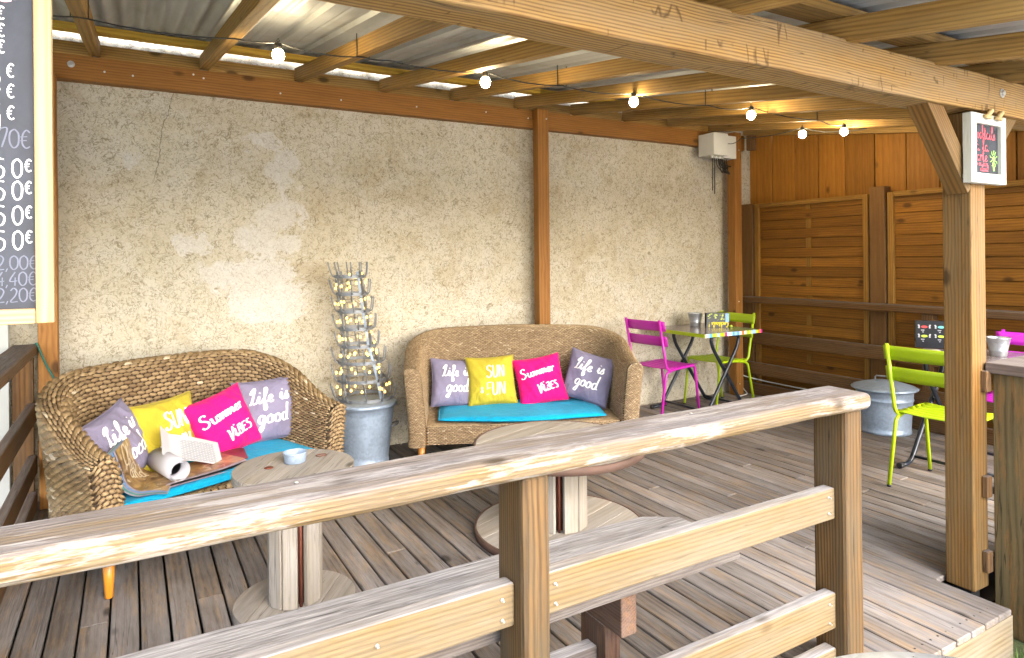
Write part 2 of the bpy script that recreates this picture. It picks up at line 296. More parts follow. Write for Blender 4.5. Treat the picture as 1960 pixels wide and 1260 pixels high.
# ------------------------------------------------------------------ mesh helpers
WM = {}
class MB:
    def __init__(s): s.v = []; s.f = []; s.sm = []; s.mi = []; s.tone = []
    def add(s, vs, fs, smooth=False, mi=0, tone=0.):
        o = len(s.v); s.v.extend([tuple(map(float, p)) for p in vs])
        for f in fs: s.f.append(tuple(i + o for i in f)); s.sm.append(smooth); s.mi.append(mi)
        s.tone.extend([tone] * len(vs)); return s
    def box(s, c, d, mat=None, mi=0):
        x, y, z = [k / 2 for k in d]; c = Vector(c)
        p = [Vector((a * x, b * y, e * z)) for a in (-1, 1) for b in (-1, 1) for e in (-1, 1)]
        p = [(mat @ q if mat else q) + c for q in p]
        return s.add(p, [(0, 1, 3, 2), (4, 6, 7, 5), (0, 4, 5, 1), (2, 3, 7, 6), (0, 2, 6, 4), (1, 5, 7, 3)], False, mi)
    def tube(s, pts, r, seg=8, closed=False, mi=0, cap=True, smooth=True):
        pts = [Vector(p) for p in pts]; n = len(pts); rs = r if isinstance(r, (list, tuple)) else [r] * n
        vs = []; fs = []; up = None
        for i, p in enumerate(pts):
            a = pts[(i - 1) % n] if (closed or i) else p; b = pts[(i + 1) % n] if (closed or i < n - 1) else p
            d = (b - a)
            d = d.normalized() if d.length > 1e-9 else Vector((0, 0, 1))
            if up is None: up = Vector((0, 0, 1)) if abs(d.z) < .9 else Vector((1, 0, 0))
            sd_ = d.cross(up)
            if sd_.length < 1e-6: sd_ = d.orthogonal()
            sd_.normalize(); up = sd_.cross(d).normalized()
            for k in range(seg):
                an = 2 * PI * k / seg; vs.append(p + (sd_ * math.cos(an) + up * math.sin(an)) * rs[i])
        for i in range(n if closed else n - 1):
            for k in range(seg):
                a = i * seg + k; b = i * seg + (k + 1) % seg; c = ((i + 1) % n) * seg + (k + 1) % seg; d2 = ((i + 1) % n) * seg + k
                fs.append((a, b, c, d2))
        s.add(vs, fs, smooth, mi)
        if cap and not closed:
            o = len(s.v) - len(vs)
            s.f.append(tuple(o + k for k in reversed(range(seg)))); s.f.append(tuple(o + (n - 1) * seg + k for k in range(seg))); s.sm += [False, False]; s.mi += [mi, mi]
        return s
    def lathe(s, prof, seg=32, c=(0, 0, 0), mi=0, smooth=True, sx=1, sy=1):
        vs = [(c[0] + r * sx * math.cos(2 * PI * k / seg), c[1] + r * sy * math.sin(2 * PI * k / seg), c[2] + z) for r, z in prof for k in range(seg)]
        fs = [(i * seg + k, i * seg + (k + 1) % seg, (i + 1) * seg + (k + 1) % seg, (i + 1) * seg + k) for i in range(len(prof) - 1) for k in range(seg)]
        if prof[0][0] > 1e-6: fs.append(tuple(reversed(range(seg))))
        if prof[-1][0] > 1e-6: fs.append(tuple((len(prof) - 1) * seg + k for k in range(seg)))
        return s.add(vs, fs, smooth, mi)
    def grid(s, fn, nu, nv, smooth=True, mi=0, flip=False):
        vs = [fn(i / nu, j / nv) for j in range(nv + 1) for i in range(nu + 1)]
        W_ = nu + 1; fs = []
        for j in range(nv):
            for i in range(nu):
                q = (j * W_ + i, j * W_ + i + 1, (j + 1) * W_ + i + 1, (j + 1) * W_ + i); fs.append(q[::-1] if flip else q)
        return s.add(vs, fs, smooth, mi)
    def build(s, name, mat, parent=None, mw=None, bevel=0., seg=1, tone=False, sub=None, jit=0.):
        me = bpy.data.meshes.new(name); me.from_pydata(s.v, [], s.f)
        mats = mat if isinstance(mat, (list, tuple)) else [mat]
        for m_ in mats: me.materials.append(M[m_] if isinstance(m_, str) else m_)
        me.polygons.foreach_set('use_smooth', s.sm); me.polygons.foreach_set('material_index', s.mi)
        if tone:
            at = me.attributes.new('tone', 'FLOAT', 'POINT'); at.data.foreach_set('value', np.array(s.tone, dtype=np.float32))
        if bevel > 0:
            bm = bmesh.new(); bm.from_mesh(me)
            bmesh.ops.recalc_face_normals(bm, faces=bm.faces)
            bmesh.ops.bevel(bm, geom=[e for e in bm.edges if e.calc_face_angle(0) > .6], offset=bevel, segments=seg, affect='EDGES', profile=.6)
            bm.to_mesh(me); bm.free()
        me.update()
        return link(name, me, parent, mw)
def link(name, me, parent=None, mw=None):
    o = bpy.data.objects.new(name, me); COL.objects.link(o); mw = mw.copy() if mw is not None else Matrix()
    if parent is not None:
        o.parent = parent; o.matrix_parent_inverse = WM[parent.name].inverted()
    o.matrix_basis = mw; WM[o.name] = mw
    return o
def tag(o, label, cat=None, group=None, kind=None):
    o['label'] = label
    if cat: o['category'] = cat
    if group: o['group'] = group
    if kind: o['kind'] = kind
    return o
def thing(name, label, cat, mw=None, group=None):
    if mw is None: mw = Matrix()
    if isinstance(mw, (tuple, list)): mw = Matrix.Translation(mw)
    o = link(name, None, None, mw); o.empty_display_size = .1
    return tag(o, label, cat, group)
def struct(o): o['kind'] = 'structure'; return o
def TR(x, y, z, rz=0., rx=0., ry=0.):
    return Matrix.Translation((x, y, z)) @ Matrix.Rotation(rz, 4, 'Z') @ Matrix.Rotation(ry, 4, 'Y') @ Matrix.Rotation(rx, 4, 'X')

def beam(name, p0, p1, wd, ht, mat, parent=None, bev=.004, seg=2, wob=0., up=(0, 0, 1), pre=None, nseg=None, label=None):
    """a timber from p0 to p1 (centre line); its local X is the long axis"""
    p0 = Vector(p0); p1 = Vector(p1); d = p1 - p0; L = d.length; x = d.normalized(); u = Vector(up)
    y = u.cross(x)
    if y.length < 1e-4: y = Vector((0, 1, 0)).cross(x)
    y.normalize(); z = x.cross(y).normalized()
    mw = Matrix((x, y, z)).transposed().to_4x4(); mw.translation = (p0 + p1) / 2
    if pre is not None: mw = pre @ mw
    bm = bmesh.new(); bmesh.ops.create_cube(bm, size=1)
    for v in bm.verts: v.co = Vector((v.co.x * L, v.co.y * wd, v.co.z * ht))
    if bev > 0: bmesh.ops.bevel(bm, geom=bm.edges[:], offset=bev, segments=seg, affect='EDGES', profile=.5)
    if wob > 0:
        n = nseg or max(4, int(L / .12))
        for i in range(1, n):
            cx_ = -L / 2 + L * i / n
            bmesh.ops.bisect_plane(bm, geom=bm.verts[:] + bm.edges[:] + bm.faces[:], plane_co=(cx_, 0, 0), plane_no=(1, 0, 0))
        a, b, c_ = random.random() * 9, random.random() * 9, random.random() * 9
        for v in bm.verts:
            k = v.co.x * 7
            s1 = math.sin(k * .8 + a) + .6 * math.sin(k * 2.1 + b + 3 * v.co.y / wd); s2 = math.sin(k * .7 + c_) + .6 * math.sin(k * 2.6 + a + 3 * v.co.z / ht)
            v.co.z += wob * .5 * s1 + random.uniform(-.15, .15) * wob; v.co.y += wob * .5 * s2 + random.uniform(-.15, .15) * wob
    for f in bm.faces: f.smooth = False
    me = bpy.data.meshes.new(name); bm.to_mesh(me); bm.free(); me.materials.append(M[mat])
    o = link(name, me, parent, mw)
    if label: o['label'] = label
    return o

# ------------------------------------------------------------------ handwriting: stroke glyphs -> ribbons
G = {
 'L': (.40, [[(.02, .62), (.1, .8), (.24, 1.0), (.28, .9), (.18, .5), (.1, .12), (.0, .0), (.12, .06), (.26, .0), (.4, .1)]]),
 'i': (.28, [[(.0, .1), (.1, .45), (.09, .1), (.17, 0), (.28, .1)], [(.13, .62), (.14, .68)]]),
 'f': (.33, [[(.0, .1), (.2, .5), (.3, .85), (.25, 1.), (.17, .9), (.14, .4), (.1, -.3), (.16, -.45), (.24, -.3), (.18, .0), (.34, .12)]]),
 'e': (.35, [[(.0, .1), (.22, .25), (.27, .38), (.18, .46), (.07, .3), (.08, .08), (.2, 0), (.35, .12)]]),
 's': (.3, [[(.0, .1), (.17, .47), (.18, .32), (.25, .12), (.14, .0), (.03, .06)]]),
 'g': (.42, [[(.3, .38), (.18, .46), (.05, .3), (.08, .08), (.2, .04), (.3, .2), (.32, .43), (.3, -.1), (.2, -.42), (.08, -.35), (.2, -.12), (.42, .1)]]),
 'o': (.38, [[(.2, .45), (.06, .32), (.07, .08), (.2, 0), (.31, .14), (.29, .36), (.2, .45), (.26, .36), (.4, .36)]]),
 'd': (.45, [[(.3, .38), (.18, .46), (.05, .3), (.08, .06), (.2, .02), (.3, .2), (.36, 1.), (.33, .4), (.34, .08), (.45, .06)]]),
 'u': (.42, [[(.0, .4), (.05, .45), (.06, .15), (.14, 0), (.26, .1), (.3, .45), (.29, .1), (.36, .02), (.42, .08)]]),
 'm': (.52, [[(0, .38), (.06, .45), (.07, 0), (.1, .3), (.18, .45), (.24, .36), (.24, 0), (.28, .3), (.37, .45), (.43, .34), (.43, .06), (.52, .08)]]),
 'r': (.32, [[(0, .4), (.06, .45), (.07, 0), (.1, .3), (.2, .47), (.3, .38)]]),
 'v': (.36, [[(-.05, .55), (.04, .5), (.12, .02), (.16, 0), (.3, .6), (.36, .5)]]),
 'B': (.3, [[(.05, 0), (.06, .55)], [(.05, .5), (.2, .54), (.23, .38), (.08, .29), (.26, .22), (.25, .04), (.05, 0)]]),
 'E': (.32, [[(.28, .5), (.08, .48), (.06, .3), (.22, .28), (.06, .26), (.06, .03), (.28, .03)]]),
 'Z': (.3, [[(.26, .48), (.1, .5), (.06, .36), (.24, .22), (.22, .02), (.03, .02)]]),
 'S': (.5, [[(.38, .85), (.25, 1.0), (.08, .9), (.08, .68), (.25, .52), (.38, .3), (.28, .05), (.1, 0), (.0, .15)]]),
 'U': (.52, [[(.02, 1), (.03, .3), (.12, .02), (.27, .03), (.36, .3), (.38, 1)]]),
 'N': (.5, [[(.02, 0), (.05, 1), (.38, .02), (.41, 1)]]),
 'F': (.45, [[(.05, 0), (.05, 1)], [(.05, 1), (.4, 1.02)], [(.05, .55), (.32, .57)]]),
 '&': (.5, [[(.4, 0), (.1, .7), (.2, .95), (.3, .75), (.05, .3), (.12, .02), (.3, .1), (.42, .4)]]),
 'C': (.46, [[(.42, .85), (.28, 1), (.08, .75), (.05, .3), (.18, .02), (.44, .15)]]),
 'c': (.33, [[(.28, .38), (.18, .46), (.05, .3), (.08, .06), (.2, 0), (.34, .1)]]),
 'k': (.37, [[(0, .1), (.15, .7), (.12, 1), (.07, .9), (.07, 0), (.1, .25), (.22, .42), (.24, .3), (.1, .22), (.28, .0), (.37, .08)]]),
 't': (.3, [[(.0, .1), (.1, .85), (.1, .1), (.18, 0), (.3, .1)], [(0, .6), (.24, .62)]]),
 'a': (.43, [[(.3, .38), (.18, .46), (.05, .3), (.08, .06), (.2, .03), (.3, .2), (.31, .44), (.31, .1), (.36, .01), (.44, .08)]]),
 'l': (.29, [[(0, .1), (.2, .75), (.18, 1), (.1, .9), (.1, .15), (.18, 0), (.3, .1)]]),
 'n': (.4, [[(0, .38), (.06, .45), (.07, 0), (.1, .3), (.2, .45), (.27, .36), (.28, .06), (.4, .08)]]),
 'h': (.42, [[(0, .1), (.15, .7), (.12, 1), (.07, .9), (.07, 0), (.1, .3), (.2, .45), (.28, .34), (.28, .05), (.42, .1)]]),
 '!': (.2, [[(.1, 1), (.08, .3)], [(.07, .02), (.08, .06)]]),
 ',': (.2, [[(.1, .08), (.02, -.16)]]), ' ': (.32, []), '.': (.15, [[(.05, .0), (.06, .04)]]),
 '0': (.5, [[(.25, 1), (.06, .8), (.04, .3), (.2, 0), (.4, .2), (.42, .75), (.25, 1)]]),
 '1': (.28, [[(.02, .7), (.16, 1), (.16, 0)]]), '2': (.46, [[(.04, .8), (.2, 1), (.36, .8), (.28, .45), (.04, .02), (.4, .02)]]),
 '4': (.45, [[(.3, 1), (.02, .35), (.4, .35)], [(.3, .6), (.28, 0)]]),
 '5': (.46, [[(.38, 1), (.1, 1), (.07, .58), (.22, .64), (.38, .45), (.32, .1), (.12, 0), (.0, .1)]]),
 '6': (.46, [[(.32, .98), (.1, .6), (.06, .2), (.2, 0), (.38, .2), (.3, .48), (.1, .35)]]),
 '8': (.46, [[(.36, .85), (.2, 1), (.08, .8), (.34, .3), (.3, .03), (.08, .05), (.06, .3), (.36, .75), (.36, .88)]]),
 '9': (.46, [[(.36, .8), (.2, 1), (.05, .75), (.16, .5), (.36, .7), (.36, .0)]]),
 '7': (.44, [[(.02, .95), (.38, 1), (.14, 0)]]), '3': (.44, [[(.05, .9), (.25, 1), (.34, .78), (.15, .54), (.36, .35), (.28, .03), (.02, .1)]]),
 '€': (.5, [[(.42, .85), (.26, .98), (.1, .72), (.08, .25), (.24, .02), (.42, .12)], [(.0, .6), (.3, .64)], [(.0, .4), (.28, .43)]]),
 '~': (.5, [[(.0, .2), (.1, .4), (.15, .05), (.25, .4), (.3, .05), (.42, .35), (.5, .15)]]),
}
G['à'] = (.43, G['a'][1] + [[(.12, .82), (.24, .62)]])
def cr_spline(p, k=5):
    if len(p) < 3: return p
    P_ = [p[0]] + list(p) + [p[-1]]; o = []
    for i in range(1, len(P_) - 2):
        a, b, c, d = [np.array(P_[i + j], float) for j in (-1, 0, 1, 2)]
        for s_ in range(k):
            x = s_ / k; o.append(tuple(.5 * ((2 * b) + (c - a) * x + (2 * a - 5 * b + 4 * c - d) * x * x + (3 * b - a - 3 * c + d) * x ** 3)))
    o.append(tuple(p[-1])); return o
def strokes(text, size, x=0., y=0., slant=0., rot=0., wsc=1.):
    out = []; cx_ = 0.
    for ch in text:
        adv, ss = G[ch]
        for st in ss:
            q = [((px * wsc + cx_ + slant * py) * size, py * size) for px, py in cr_spline(st)]
            c, s_ = math.cos(rot), math.sin(rot)
            out.append([(x + a * c - b * s_, y + a * s_ + b * c) for a, b in q])
        cx_ += adv * wsc
    return out, cx_ * size
def ribbons(mb, sts, wid, fn, thick=.35, mi=0):
    """fn(x, y) -> 3-D point on the written surface; the stroke swells and thins like a brush"""
    for st in sts:
        n = len(st)
        if n < 2: continue
        L_, R_ = [], []
        for i, (x, y) in enumerate(st):
            a = st[max(0, i - 1)]; b = st[min(n - 1, i + 1)]; dx, dy = b[0] - a[0], b[1] - a[1]; l = math.hypot(dx, dy) or 1
            nx, ny = -dy / l, dx / l
            ww = wid * .5 * (1 - thick + thick * 2 * abs(dy) / l) * (.75 if i in (0, n - 1) else 1)
            L_.append(fn(x + nx * ww, y + ny * ww)); R_.append(fn(x - nx * ww, y - ny * ww))
        mb.add(L_ + R_, [(i, i + 1, n + i + 1, n + i) for i in range(n - 1)])
    return mb

# ================================================================== SETTING
mb = MB(); mb.add([(-90, -90, -.2), (90, -90, -.2), (90, 90, -.2), (-90, 90, -.2)], [(0, 1, 2, 3)])
struct(mb.build('ground', 'lawn'))
mb = MB(); mb.box((1, -16.2, -.175), (50, 32.2, .06)); struct(mb.build('bounce_ground', 'bounce_ground'))  # unseen pale slab, added to bounce light in under the roof
# grass blades at the foot of the deck
mb = MB()
for i in range(9000):
    x = random.uniform(1.9, 4.2); y = random.uniform(.35, 1.262); hgt = random.uniform(.025, .06); a = random.uniform(0, 2 * PI); ln_ = random.uniform(.0, .035); wv = .003
    if x > 3.2: continue
    dx, dy = math.cos(a), math.sin(a); tx, ty = x + dx * ln_, min(1.262, y + dy * ln_)
    mb.add([(x - dy * wv, y + dx * wv, -.2), (x + dy * wv, y - dx * wv, -.2), (tx, ty, -.2 + hgt)], [(0, 1, 2)], tone=random.random())
gr_ = mb.build('grass', 'blade', tone=True); tag(gr_, 'short green grass at the foot of the deck edge', 'grass', kind='stuff')

# deck: every board an object of its own
deck = link('deck', None, None, Matrix()); struct(deck); deck.empty_display_size = .1
PITCH, GAP = .1035, .0085
k0 = -3
for k in range(k0, 60):
    x0 = -.396 + PITCH * k; xc = x0 + PITCH / 2
    if xc > 5.6: break
    yf = 1.27 if xc < 3.03 else 1.555
    cuts = [4.80]
    if k % 2 == 0: cuts += [3.05 if k % 4 else 2.35]
    elif k % 3 == 0: cuts += [2.72]
    elif k % 5 == 1: cuts += [2.05]
    cuts += [yf]; cuts = sorted(cuts, reverse=True)
    for a, b in zip(cuts[:-1], cuts[1:]):
        if k < 8 or True:
            dz = random.uniform(-.0015, .0015)
            beam('deck_board', (xc + random.uniform(-.0012, .0012), a - .001, -.0125 + dz), (xc, b + .001, -.0125 + dz), PITCH - GAP + random.uniform(-.002, .001), .025, 'deck', deck, bev=.0035, seg=1, wob=.0010)
beam('deck_fascia', (-.7, 1.287, -.113), (3.03, 1.287, -.113), .03, .172, 'fascia', deck, bev=.003)
beam('deck_fascia', (3.045, 1.29, -.113), (3.045, 1.60, -.113), .03, .172, 'fascia', deck, bev=.003)
mb = MB(); mb.box((2.5, 3.1, -.12), (6.2, 3.3, .01)); o = mb.build('deck_underlay', 'black', deck)
# screws in the front board ends
mb = MB()
for k in range(24, 33):
    xc = -.396 + PITCH * (k + .5)
    for s_ in (-.024, .024): mb.lathe([(.0045, 0), (.003, .0012), (0, .0012)], 8, (xc + s_, 1.325, -.0005))
mb.build('deck_screws', 'cable', deck)

# house wall
WY = 4.80
mb = MB(); mb.box((1.2, WY + .15, 2.4), (9.4, .3, 5.2))
hw = mb.build('house_wall', 'stucco'); tag(hw, 'long cream roughcast house wall with pale peeled patches behind the sofas', 'wall')

# ================================================================== PERGOLA
pg = thing('pergola', 'timber lean-to pergola with rafters under a corrugated metal roof', 'pergola', (3.13, 1.49, 0))
def RB(y): return 2.18 + .15 * (y - 1.48)        # underside of the rafters
beam('wall_ledger', (-2.5, 4.755, 2.585), (5.55, 4.755, 2.585), .088, .15, 'ledger', pg, label='orange stained beam bolted along the top of the house wall')
for xa, xb in ((-2.5, -.2), (-.155, .40), (.45, 1.0), (1.05, 1.61), (1.66, 2.19), (2.24, 2.77), (2.82, 3.34), (3.39, 3.92), (3.97, 4.48), (4.53, 5.03)):
    beam('blocking', (xa, 4.74, 2.70), (xb, 4.74, 2.70), .045, .08, 'rafter', pg)
RX = [-1.95, -1.36, -.77, -.18, .425, 1.025, 1.635, 2.215, 2.795, 3.365, 3.945, 4.505, 5.055, 5.56]
for x in RX:
    y0, y1 = .74, 4.72; h_ = .086
    beam('rafter', (x, y0, RB(y0) + h_ / 2), (x, y1, RB(y1) + h_ / 2), .058, h_, 'rafter', pg, bev=.004, wob=.0022, nseg=12)
for y in (4.38, 1.48):
    beam('purlin', (-2.4, y, RB(y) + .086 + .02), (5.85, y, RB(y) + .086 + .02), .15, .036, 'purlin' if y > 3 else 'rafter', pg, up=(0, -.15, 1))
beam('front_beam', (-1.8, 1.48, 2.10), (5.75, 1.48, 2.10), .14, .158, 'beam', pg, bev=.006, wob=.003, nseg=60, label='thick pale weathered beam along the open front')
# posts
def post(name, x0, x1, y0, y1, z0, z1, mat, parent, bev=.006, label=None, wob=.0015):
    return beam(name, ((x0 + x1) / 2, (y0 + y1) / 2, z0), ((x0 + x1) / 2, (y0 + y1) / 2, z1), x1 - x0, y1 - y0, mat, parent, bev=bev, up=(0, -1, 0), wob=wob, label=label, nseg=10)
post('wall_post', 2.945, 3.055, 4.63, 4.71, 0.002, 2.66, 'ledger', pg)
post('wall_post', 5.27, 5.37, 4.60, 4.70, 0.002, 2.66, 'ledger', pg)
post('wall_post', -.465, -.37, 4.61, 4.71, 0.002, 2.51, 'ledger', pg)
post('front_post', 3.075, 3.195, 1.43, 1.545, -.02, 2.02, 'post', pg, bev=.006)
mb = MB(); mb.box((3.135, 1.49, -.11), (.07, .07, .17)); mb.build('post_foot', 'black', pg)
beam('knee_brace', (3.09, 1.475, 1.70), (2.78, 1.475, 2.06), .085, .09, 'post', pg, bev=.004)
beam('knee_brace', (3.18, 1.475, 1.78), (3.47, 1.475, 2.06), .085, .09, 'post', pg, bev=.004)
beam('tie_block', (5.40, 4.5, 2.47), (5.40, 4.5, 2.62), .07, .07, 'darkrail', pg, up=(0, -1, 0))
# bolts
def washer(mb, c, ax, r=.014):
    R_ = Vector((0, 0, 1)).rotation_difference(Vector(ax)).to_matrix()
    t_ = MB(); t_.lathe([(r, 0), (r, .003), (r * .55, .0035), (r * .55, .010), (0, .0105)], 14)
    mb.add([R_ @ Vector(p) + Vector(c) for p in t_.v], t_.f, False)
def bolt(c, ax, r): mb = MB(); washer(mb, c, ax, r); mb.build('bolt', 'screw', pg)
bolt((-.30, 4.711, 2.60), (0, -1, 0), .02); bolt((3.30, 1.408, 2.115), (0, -1, 0), .02); bolt((3.02, 1.432, 1.742), (0, -1, 0), .010)
for x in (-.13, .02, .36, .42, .9, 1.32, 1.9, 2.5, 2.9): bolt((x, 4.711, random.uniform(2.56, 2.63)), (0, -1, 0), .006)
bolt((3.03, 4.629, 2.58), (0, -1, 0), .007); bolt((5.33, 4.599, 2.48), (0, -1, 0), .007); bolt((5.31, 4.599, .95), (0, -1, 0), .006); bolt((5.31, 4.599, .12), (0, -1, 0), .006)

# roof sheets, ribs running down the slope
SH0, SH1 = .70, 4.762
def sheet(xa, xb, kind, dz):
    n = int((xb - xa) / (.0095 if kind == 'wave' else .0125)); prof = []
    for i in range(n + 1):
        x = xa + (xb - xa) * i / n
        if kind == 'wave': z = .011 * math.sin(2 * PI * x / .082)
        else:
            q = (x % .20) / .20; z = 0 if q < .62 else (.022 * min(1, (q - .62) / .06) if q < .84 else .022 * max(0, 1 - (q - .84) / .06))
            if .27 < q < .33: z += .003
        prof.append((x, z))
    mb = MB(); ys = [SH0, 1.6, 3.0, SH1]
    vs = [(x, y, RB(y) + .086 + .04 + .013 + z + dz) for y in ys for x, z in prof]; W_ = n + 1
    mb.add(vs, [(j * W_ + i, j * W_ + i + 1, (j + 1) * W_ + i + 1, (j + 1) * W_ + i) for j in range(len(ys) - 1) for i in range(n)], kind == 'wave')
    mb.build('roof_sheet', 'zinc', pg)
sheet(-2.4, .62, 'wave', 0); sheet(.58, 1.62, 'rib', .004); sheet(1.56, 2.66, 'rib', .008); sheet(2.60, 3.70, 'rib', .004); sheet(3.64, 4.8, 'rib', .008); sheet(4.74, 5.85, 'rib', .004)

# ================================================================== RAILINGS
fr = thing('front_railing', 'weathered timber railing across the open front with thick rounded handrail', 'railing', (.85, 1.42, 0))
beam('handrail', (-.85, 1.415, .917), (2.19, 1.415, .917), .172, .056, 'hand', fr, bev=.02, seg=4, wob=.0032, nseg=40)
post('post', .812, .892, 1.362, 1.492, .002, .889, 'railpost', fr, bev=.012)
post('post', 2.088, 2.186, 1.362, 1.487, .002, .889, 'railpost', fr, bev=.012)
post('post', -.60, -.51, 1.362, 1.487, .002, .889, 'railpost', fr, bev=.012)
for xa, xb in ((-.51, .811), (.893, 2.087)):
    for za, zb in ((.508, .617), (.13, .256), (-.0, .066)):
        beam('rail', (xa, 1.425, (za + zb) / 2 + .001), (xb, 1.425, (za + zb) / 2 + .001), .045, zb - za - .002, 'rail', fr, bev=.006, seg=2, wob=.0015)
for x, z in ((.93, .585), (.93, .535), (2.05, .59), (2.05, .535), (2.05, .225), (2.05, .16), (.93, .225), (.775, .585), (.775, .535), (.775, .225), (.46, .57)):
    mb = MB(); washer(mb, (x, 1.4022, z), (0, -1, 0), .0042); mb.build('screw', 'screw', fr)
for x in (.30, 1.45, -.25):
    mb = MB(); mb.lathe([(.005, 0), (.004, .0012), (0, .0012)], 8); mb.build('screw', 'screw', fr, TR(x, 1.44, .9465))
lr = thing('side_railing', 'dark brown timber railing at the left end, meeting the house wall', 'railing', (-.53, 3.0, 0))
beam('handrail', (-.53, 1.51, .92), (-.53, 4.66, .92), .125, .058, 'darkrail', lr, bev=.012, seg=3, wob=.002)
for yy in (2.6,): post('post', -.575, -.495, yy, yy + .10, .002, .89, 'darkrail', lr)
for za, zb in ((.50, .61), (.20, .31), (.0, .10)):
    beam('rail', (-.50, 1.50, (za + zb) / 2 + .001), (-.50, 4.66, (za + zb) / 2 + .001), .045, zb - za - .002, 'darkrail', lr, bev=.008)
rr = thing('side_railing', 'dark brown timber railing in front of the slatted fence', 'railing', (5.5, 3.2, 0))
beam('handrail', (5.50, 1.2, .965), (5.50, 4.70, .965), .13, .06, 'darkrail', rr, bev=.012, seg=3, wob=.002)
for yy in (2.82, 1.7): post('post', 5.46, 5.54, yy, yy + .09, .002, .934, 'darkrail', rr)
for za, zb in ((.52, .64), (.21, .33), (.0, .12)):
    beam('rail', (5.48, 1.2, (za + zb) / 2 + .001), (5.48, 4.70, (za + zb) / 2 + .001), .045, zb - za - .002, 'darkrail', rr, bev=.006)

# ================================================================== FENCE on the right
pw = thing('plank_screen', 'orange stained vertical plank screen above the slatted fence', 'screen', (5.74, 3.2, 1.9))
y = 4.80; i = 0
while y > 1.0:
    wd = random.uniform(.255, .285)
    beam('plank', (5.74 + (.004 if i % 2 else 0), y - wd / 2, 1.86), (5.74 + (.004 if i % 2 else 0), y - wd / 2, min(2.76, RB(y - wd) + .10)), wd - .009, .022, 'fplank', pw, bev=.003, seg=1, up=(1, 0, 0))
    y -= wd; i += 1
beam('light_stop', (5.772, 1.0, 2.25), (5.772, 4.78, 2.25), .02, .70, 'wickback', pw)  # added dark sheet: stops light between planks and darkens the grooves
def panel(label, ya, yb):
    t_ = thing('slatted_fence_panel', label, 'fence panel', (5.63, (ya + yb) / 2, 0), 'slatted fence panels')
    post('frame', 5.60, 5.655, ya, ya + .048, .05, 1.945, 'batten', t_, bev=.004)
    post('frame', 5.60, 5.655, yb - .048, yb, .05, 1.945, 'batten', t_, bev=.004)
    beam('frame', (5.628, ya + .05, 1.925), (5.628, yb - .05, 1.925), .05, .042, 'batten', t_, bev=.004)
    z = .09; k = 0; ym = (ya + yb) / 2
    while z < 1.9:
        hgt = .093; dx = .007 if k % 2 else -.009
        o = beam('slat', (5.634, ya + .049, z + hgt / 2), (5.634, yb - .049, z + hgt / 2), .009, hgt - .003, 'fence', t_, bev=.002, seg=1)
        me = o.data; bm = bmesh.new(); bm.from_mesh(me)
        L_ = yb - ya - .1
        for j in range(1, 8): bmesh.ops.bisect_plane(bm, geom=bm.verts[:] + bm.edges[:] + bm.faces[:], plane_co=(-L_ / 2 + L_ * j / 8, 0, 0), plane_no=(1, 0, 0))
        for v in bm.verts: v.co.y += -dx * math.cos(PI * v.co.x / L_)
        bm.to_mesh(me); bm.free()
        z += hgt; k += 1
    beam('light_stop', (5.672, ya, 1.0), (5.672, yb, 1.0), .01, 1.85, 'wickback', t_, bev=0)  # added dark sheet: no light passes the slats, joints read dark
    post('middle_batten', 5.628, 5.640, ym - .027, ym + .027, .08, 1.9, 'batten', t_, bev=.001, wob=0)
panel('slatted stained fence panel between the corner post and grooved fence post', 3.425, 4.64)
panel('slatted stained fence panel behind the small cocktail chalkboard post', 1.95, 3.255)
panel('slatted stained fence panel at the right picture edge beyond the counter', .62, 1.80)
for yy, lb in ((3.27, 'grooved brown fence post between the two slatted panels'), (1.815, 'grooved brown fence post hidden behind the front post'), (4.66, 'dark fence post in the corner by the house wall')):
    o = post('fence_post', 5.59, 5.69, yy, yy + .135, .0, 2.0 if yy < 4 else 1.95, 'fpost', None, bev=.004); tag(o, lb, 'post')

# left of the side railing: brown board and white door leaf
o = beam('brown_board', (-.545, 4.70, .02), (-.545, 4.70, .88), .10, .03, 'darkrail', None, up=(0, -1, 0)); tag(o, 'dark brown board standing behind the left side railing', 'board')
o = beam('white_door', (-.775, 4.68, -.19), (-.775, 4.68, 1.95), .34, .04, 'white', None, up=(0, -1, 0)); tag(o, 'white painted door leaf left of the side railing', 'door')

# ================================================================== BENCH inside the front railing
bn = thing('bench', 'low whitewashed plank bench on dark trestles inside the front railing', 'bench', (.8, 1.7, 0))
o = beam('seat', (-.45, 1.70, .43), (1.75, 1.70, .43), .36, .05, 'bench', bn, bev=.008, seg=2, wob=.002)
bm = bmesh.new(); bm.from_mesh(o.data)      # rounded far corner at the right end
for v in bm.verts:
    ex = v.co.x - (1.1 - .13)
    if ex > 0 and v.co.y > .05:
        lim = .18 - (.13 - math.sqrt(max(0, .13 ** 2 - ex ** 2))) ; v.co.y = min(v.co.y, lim)
bm.to_mesh(o.data); bm.free()
for x in (1.30, -.1):
    beam('trestle_head', (x, 1.555, .335), (x, 1.86, .335), .06, .14, 'benchdark', bn, bev=.004, up=(0, 0, 1))
    beam('trestle_leg', (x, 1.70, .005), (x, 1.70, .264), .06, .13, 'benchdark', bn, bev=.004, up=(0, -1, 0))
    beam('trestle_foot', (x, 1.56, .03), (x, 1.635, .03), .06, .055, 'benchdark', bn, bev=.004)
beam('stretcher', (-.069, 1.70, .15), (1.269, 1.70, .15), .05, .07, 'bench', bn, bev=.004)

